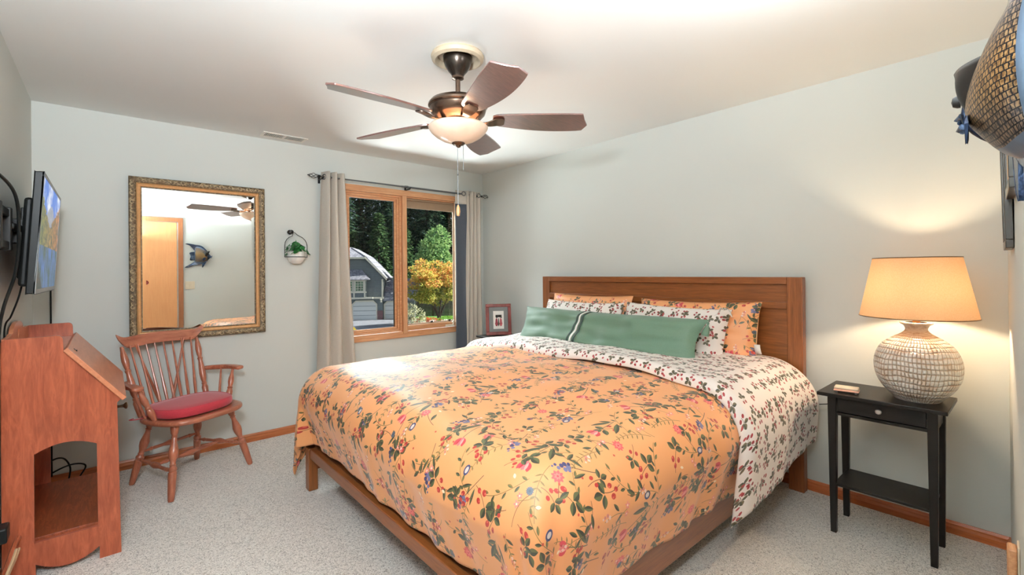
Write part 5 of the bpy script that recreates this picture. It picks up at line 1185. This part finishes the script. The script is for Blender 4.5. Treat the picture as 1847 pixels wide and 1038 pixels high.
def trunk_mesh(h, r, lean=0):
    b = MB(); b.tube([(0, 0, 0), (.02*h*lean, 0, h*.35), (.0, .01*h, h*.7), (0, 0, h)], [r, r*.8, r*.5, r*.1], 10); o = b.build('trunk', M['bark']); me = o.data; bpy.data.objects.remove(o); return me
fir_a = mesh_of('foliage', conifer_mesh(24, 4.3, 62, 1, .30, .95, .10, .35), 'fir'); fir_b = mesh_of('foliage', conifer_mesh(26, 3.9, 64, 2, .38, .95, .14, .45), 'fir')
ced = mesh_of('foliage', conifer_mesh(17, 3.6, 60, 3, .62, .75, .02, .25), 'cedar')
tr_l = trunk_mesh(25, .42); tr_s = trunk_mesh(16, .28)
def tree(name, label, cat, loc, fol, trunk, s=1.0, rz=0.0, group=None):
    t_ = thing(name, label, cat, loc, rz, group); t_.scale = (s, s, s)
    for nm, me in (('foliage', fol), ('trunk', trunk)):
        if me is None: continue
        o = bpy.data.objects.new(nm, me); COL.objects.link(o); o.parent = t_
    return t_
def at(px_deg, dist): # azimuth in degrees from +X seen from the window side, distance from the room
    return (CAM.x+cos(R(px_deg))*dist, CAM.y+sin(R(px_deg))*dist)
firs = [(69.5, 68, 1.0, 'a'), (66.8, 76, 1.1, 'b'), (64.6, 72, .95, 'a'), (61.5, 78, 1.1, 'b'), (59.2, 70, 1.0, 'a'), (56.6, 76, 1.1, 'b'), (54.0, 72, 1.0, 'a'), (72.6, 72, 1.05, 'b'), (51.0, 78, 1.1, 'a'), (63.0, 90, 1.25, 'b'), (58.0, 92, 1.3, 'a'), (54.6, 90, 1.25, 'b'), (70.8, 90, 1.2, 'a')]
for i, (az, ds, s_, k) in enumerate(firs):
    x, y = at(az, ds); far_ = ds > 85
    t_ = tree('fir_tree', 'x', 'tree', (x, y, GZ), fir_a if k == 'a' else fir_b, tr_l, s_, i*1.7, 'tall dark firs behind the neighbour house')
    t_['label'] = 'tall dark fir in the forest row behind the houses outside the window'
for i, (az, ds, s_, lab) in enumerate(((64.9, 64, .80, 'bright green cedar rising right behind the house roof in the left pane'), (67.8, 66, .66, 'smaller green cedar above the roof ridge in the left pane'), (62.6, 66, .95, 'green cedar beside the window mullion behind the garage'))):
    x, y = at(az, ds); tree('cedar_tree', lab, 'tree', (x, y, GZ), ced, tr_s, s_, i*2.1, 'cedars behind the neighbour house')
x, y = at(58.6, 58); al = mesh_of('foliage', blob_mesh([(0, 0, 7.0, 1.9, 1.9, 3.0), (1.0, .3, 9.3, 1.4, 1.4, 1.9), (-1.0, 0, 6.0, 1.3, 1.3, 2.0), (1.2, -.4, 6.3, 1.7, 1.5, 1.6)], 100, .42, 5), 'alder')
tree('alder_tree', 'pale green leafy tree above the orange maple in the right pane', 'tree', (x, y, GZ), al, trunk_mesh(8, .18), 1.0)
x, y = at(57.9, 49)
mp = thing('maple_tree', 'japanese maple with yellow orange leaves on the lawn across the street', 'tree', (x, y, GZ), 0)
rn = random.Random(9); bl_top = [(rn.uniform(-2.7, 2.9), rn.uniform(-1.6, 1.6), 4.2+rn.uniform(0, 1.6), rn.uniform(.6, 1.1), rn.uniform(.6, 1.0), rn.uniform(.3, .55)) for _ in range(24)]+[(-2.0, 0, 6.2, .7, .7, .5), (-.2, .3, 6.0, .9, .8, .6), (1.6, 0, 5.9, 1.0, .9, .6)]
me = mesh_of('crown_top', blob_mesh(bl_top, 130, .26, 11), 'maple'); o = bpy.data.objects.new('upper_foliage', me); COL.objects.link(o); o.parent = mp
bl_low = [(rn.uniform(-2.3, 2.5), rn.uniform(-1.4, 1.2), 2.5+rn.uniform(0, 1.5), rn.uniform(.7, 1.1), rn.uniform(.6, 1.0), rn.uniform(.35, .6)) for _ in range(20)]
me = mesh_of('crown_low', blob_mesh(bl_low, 110, .26, 12), 'maple_low'); o = bpy.data.objects.new('lower_foliage', me); COL.objects.link(o); o.parent = mp
b = MB()
for k in range(7):
    a0 = k*.9; b.tube([(0, 0, 0), (.12*cos(a0), .12*sin(a0), .9), (.9*cos(a0), .7*sin(a0), 2.4), (1.7*cos(a0), 1.2*sin(a0), 4.0)], [.13, .11, .07, .02], 7)
b.build('trunk', M['bark'], mp)
def shrub(name, label, az, ds, blobs, mat, dens=260, sz=.14, seed=1):
    x, y = at(az, ds); me = mesh_of(name, blob_mesh(blobs, dens, sz, seed), mat); o = bpy.data.objects.new(name, me); COL.objects.link(o); o.location = (x, y, GZ); o.rotation_euler = (0, 0, R(az-90)); return tag(o, label, 'shrub')
shrub('blossom_shrub', 'cream flowering shrub at the corner of the far garage', 61.3, 46, [(-.5, 0, 1.0, .9, .7, .9), (.5, 0, 1.2, .9, .7, .8), (0, 0, 1.9, .7, .5, .5), (.9, 0, .6, .6, .5, .6)], 'blossom', 200, .16, 21)
shrub('red_hedge', 'clipped orange red hedge beneath the maple', 59.6, 47.3, [(-1.1, 0, .45, .6, .5, .45), (-.2, 0, .5, .7, .5, .5), (.7, 0, .45, .7, .5, .42), (1.4, 0, .35, .5, .5, .35)], 'shrub_red', 420, .13, 22)
shrub('green_shrub', 'round bright green shrub right of the maple trunk', 57.0, 47.0, [(0, 0, .45, 1.0, .7, .55), (.9, 0, .5, .9, .7, .6)], 'shrub_green', 420, .13, 23)
x, y = at(67.4, 40.5); me = mesh_of('flower_bed', blob_mesh([(0, 0, .25, .9, .6, .3), (-.5, 0, .55, .4, .4, .35)], 420, .13, 31), 'yellow'); o = bpy.data.objects.new('yellow_flowers', me); COL.objects.link(o); o.location = (x, y, GZ); tag(o, 'yellow flowers in the bed at the lower left of the window view', 'flowers')
x, y = at(68.7, 40.0); ln = thing('garden_lantern', 'white capped garden lantern beside the yellow flowers', 'lantern', (x, y, GZ))
b = MB(); b.lathe([(.14, 0), (.10, .1), (.08, .55), (.12, .58)], seg=12); b.build('post', M['concrete'], ln)
b = MB(); b.lathe([(.12, .58), (.14, .80), (.10, .82)], seg=12); b.build('glass_body', M['winglass'], ln)
b = MB(); b.lathe([(.34, .78), (.30, .84), (.08, 1.02), (0, 1.04)], seg=16); b.build('cap', M['white'], ln)
x, y = at(57.6, 58); fnc = thing('board_fence', 'grey vertical board fence behind the maple', 'fence', (x, y, GZ), R(57.6-90))
b = MB()
for k in range(60): b.box(-6+k*.2, -6+k*.2+.185, -.02, .02, 0, 1.9+.02*(k % 3))
b.build('boards', M['fence'], fnc, smooth=False)
b = MB(); b.box(-6, 6, .02, .08, .4, .5); b.box(-6, 6, .02, .08, 1.5, 1.6); b.build('rail', M['fence'], fnc, smooth=False)
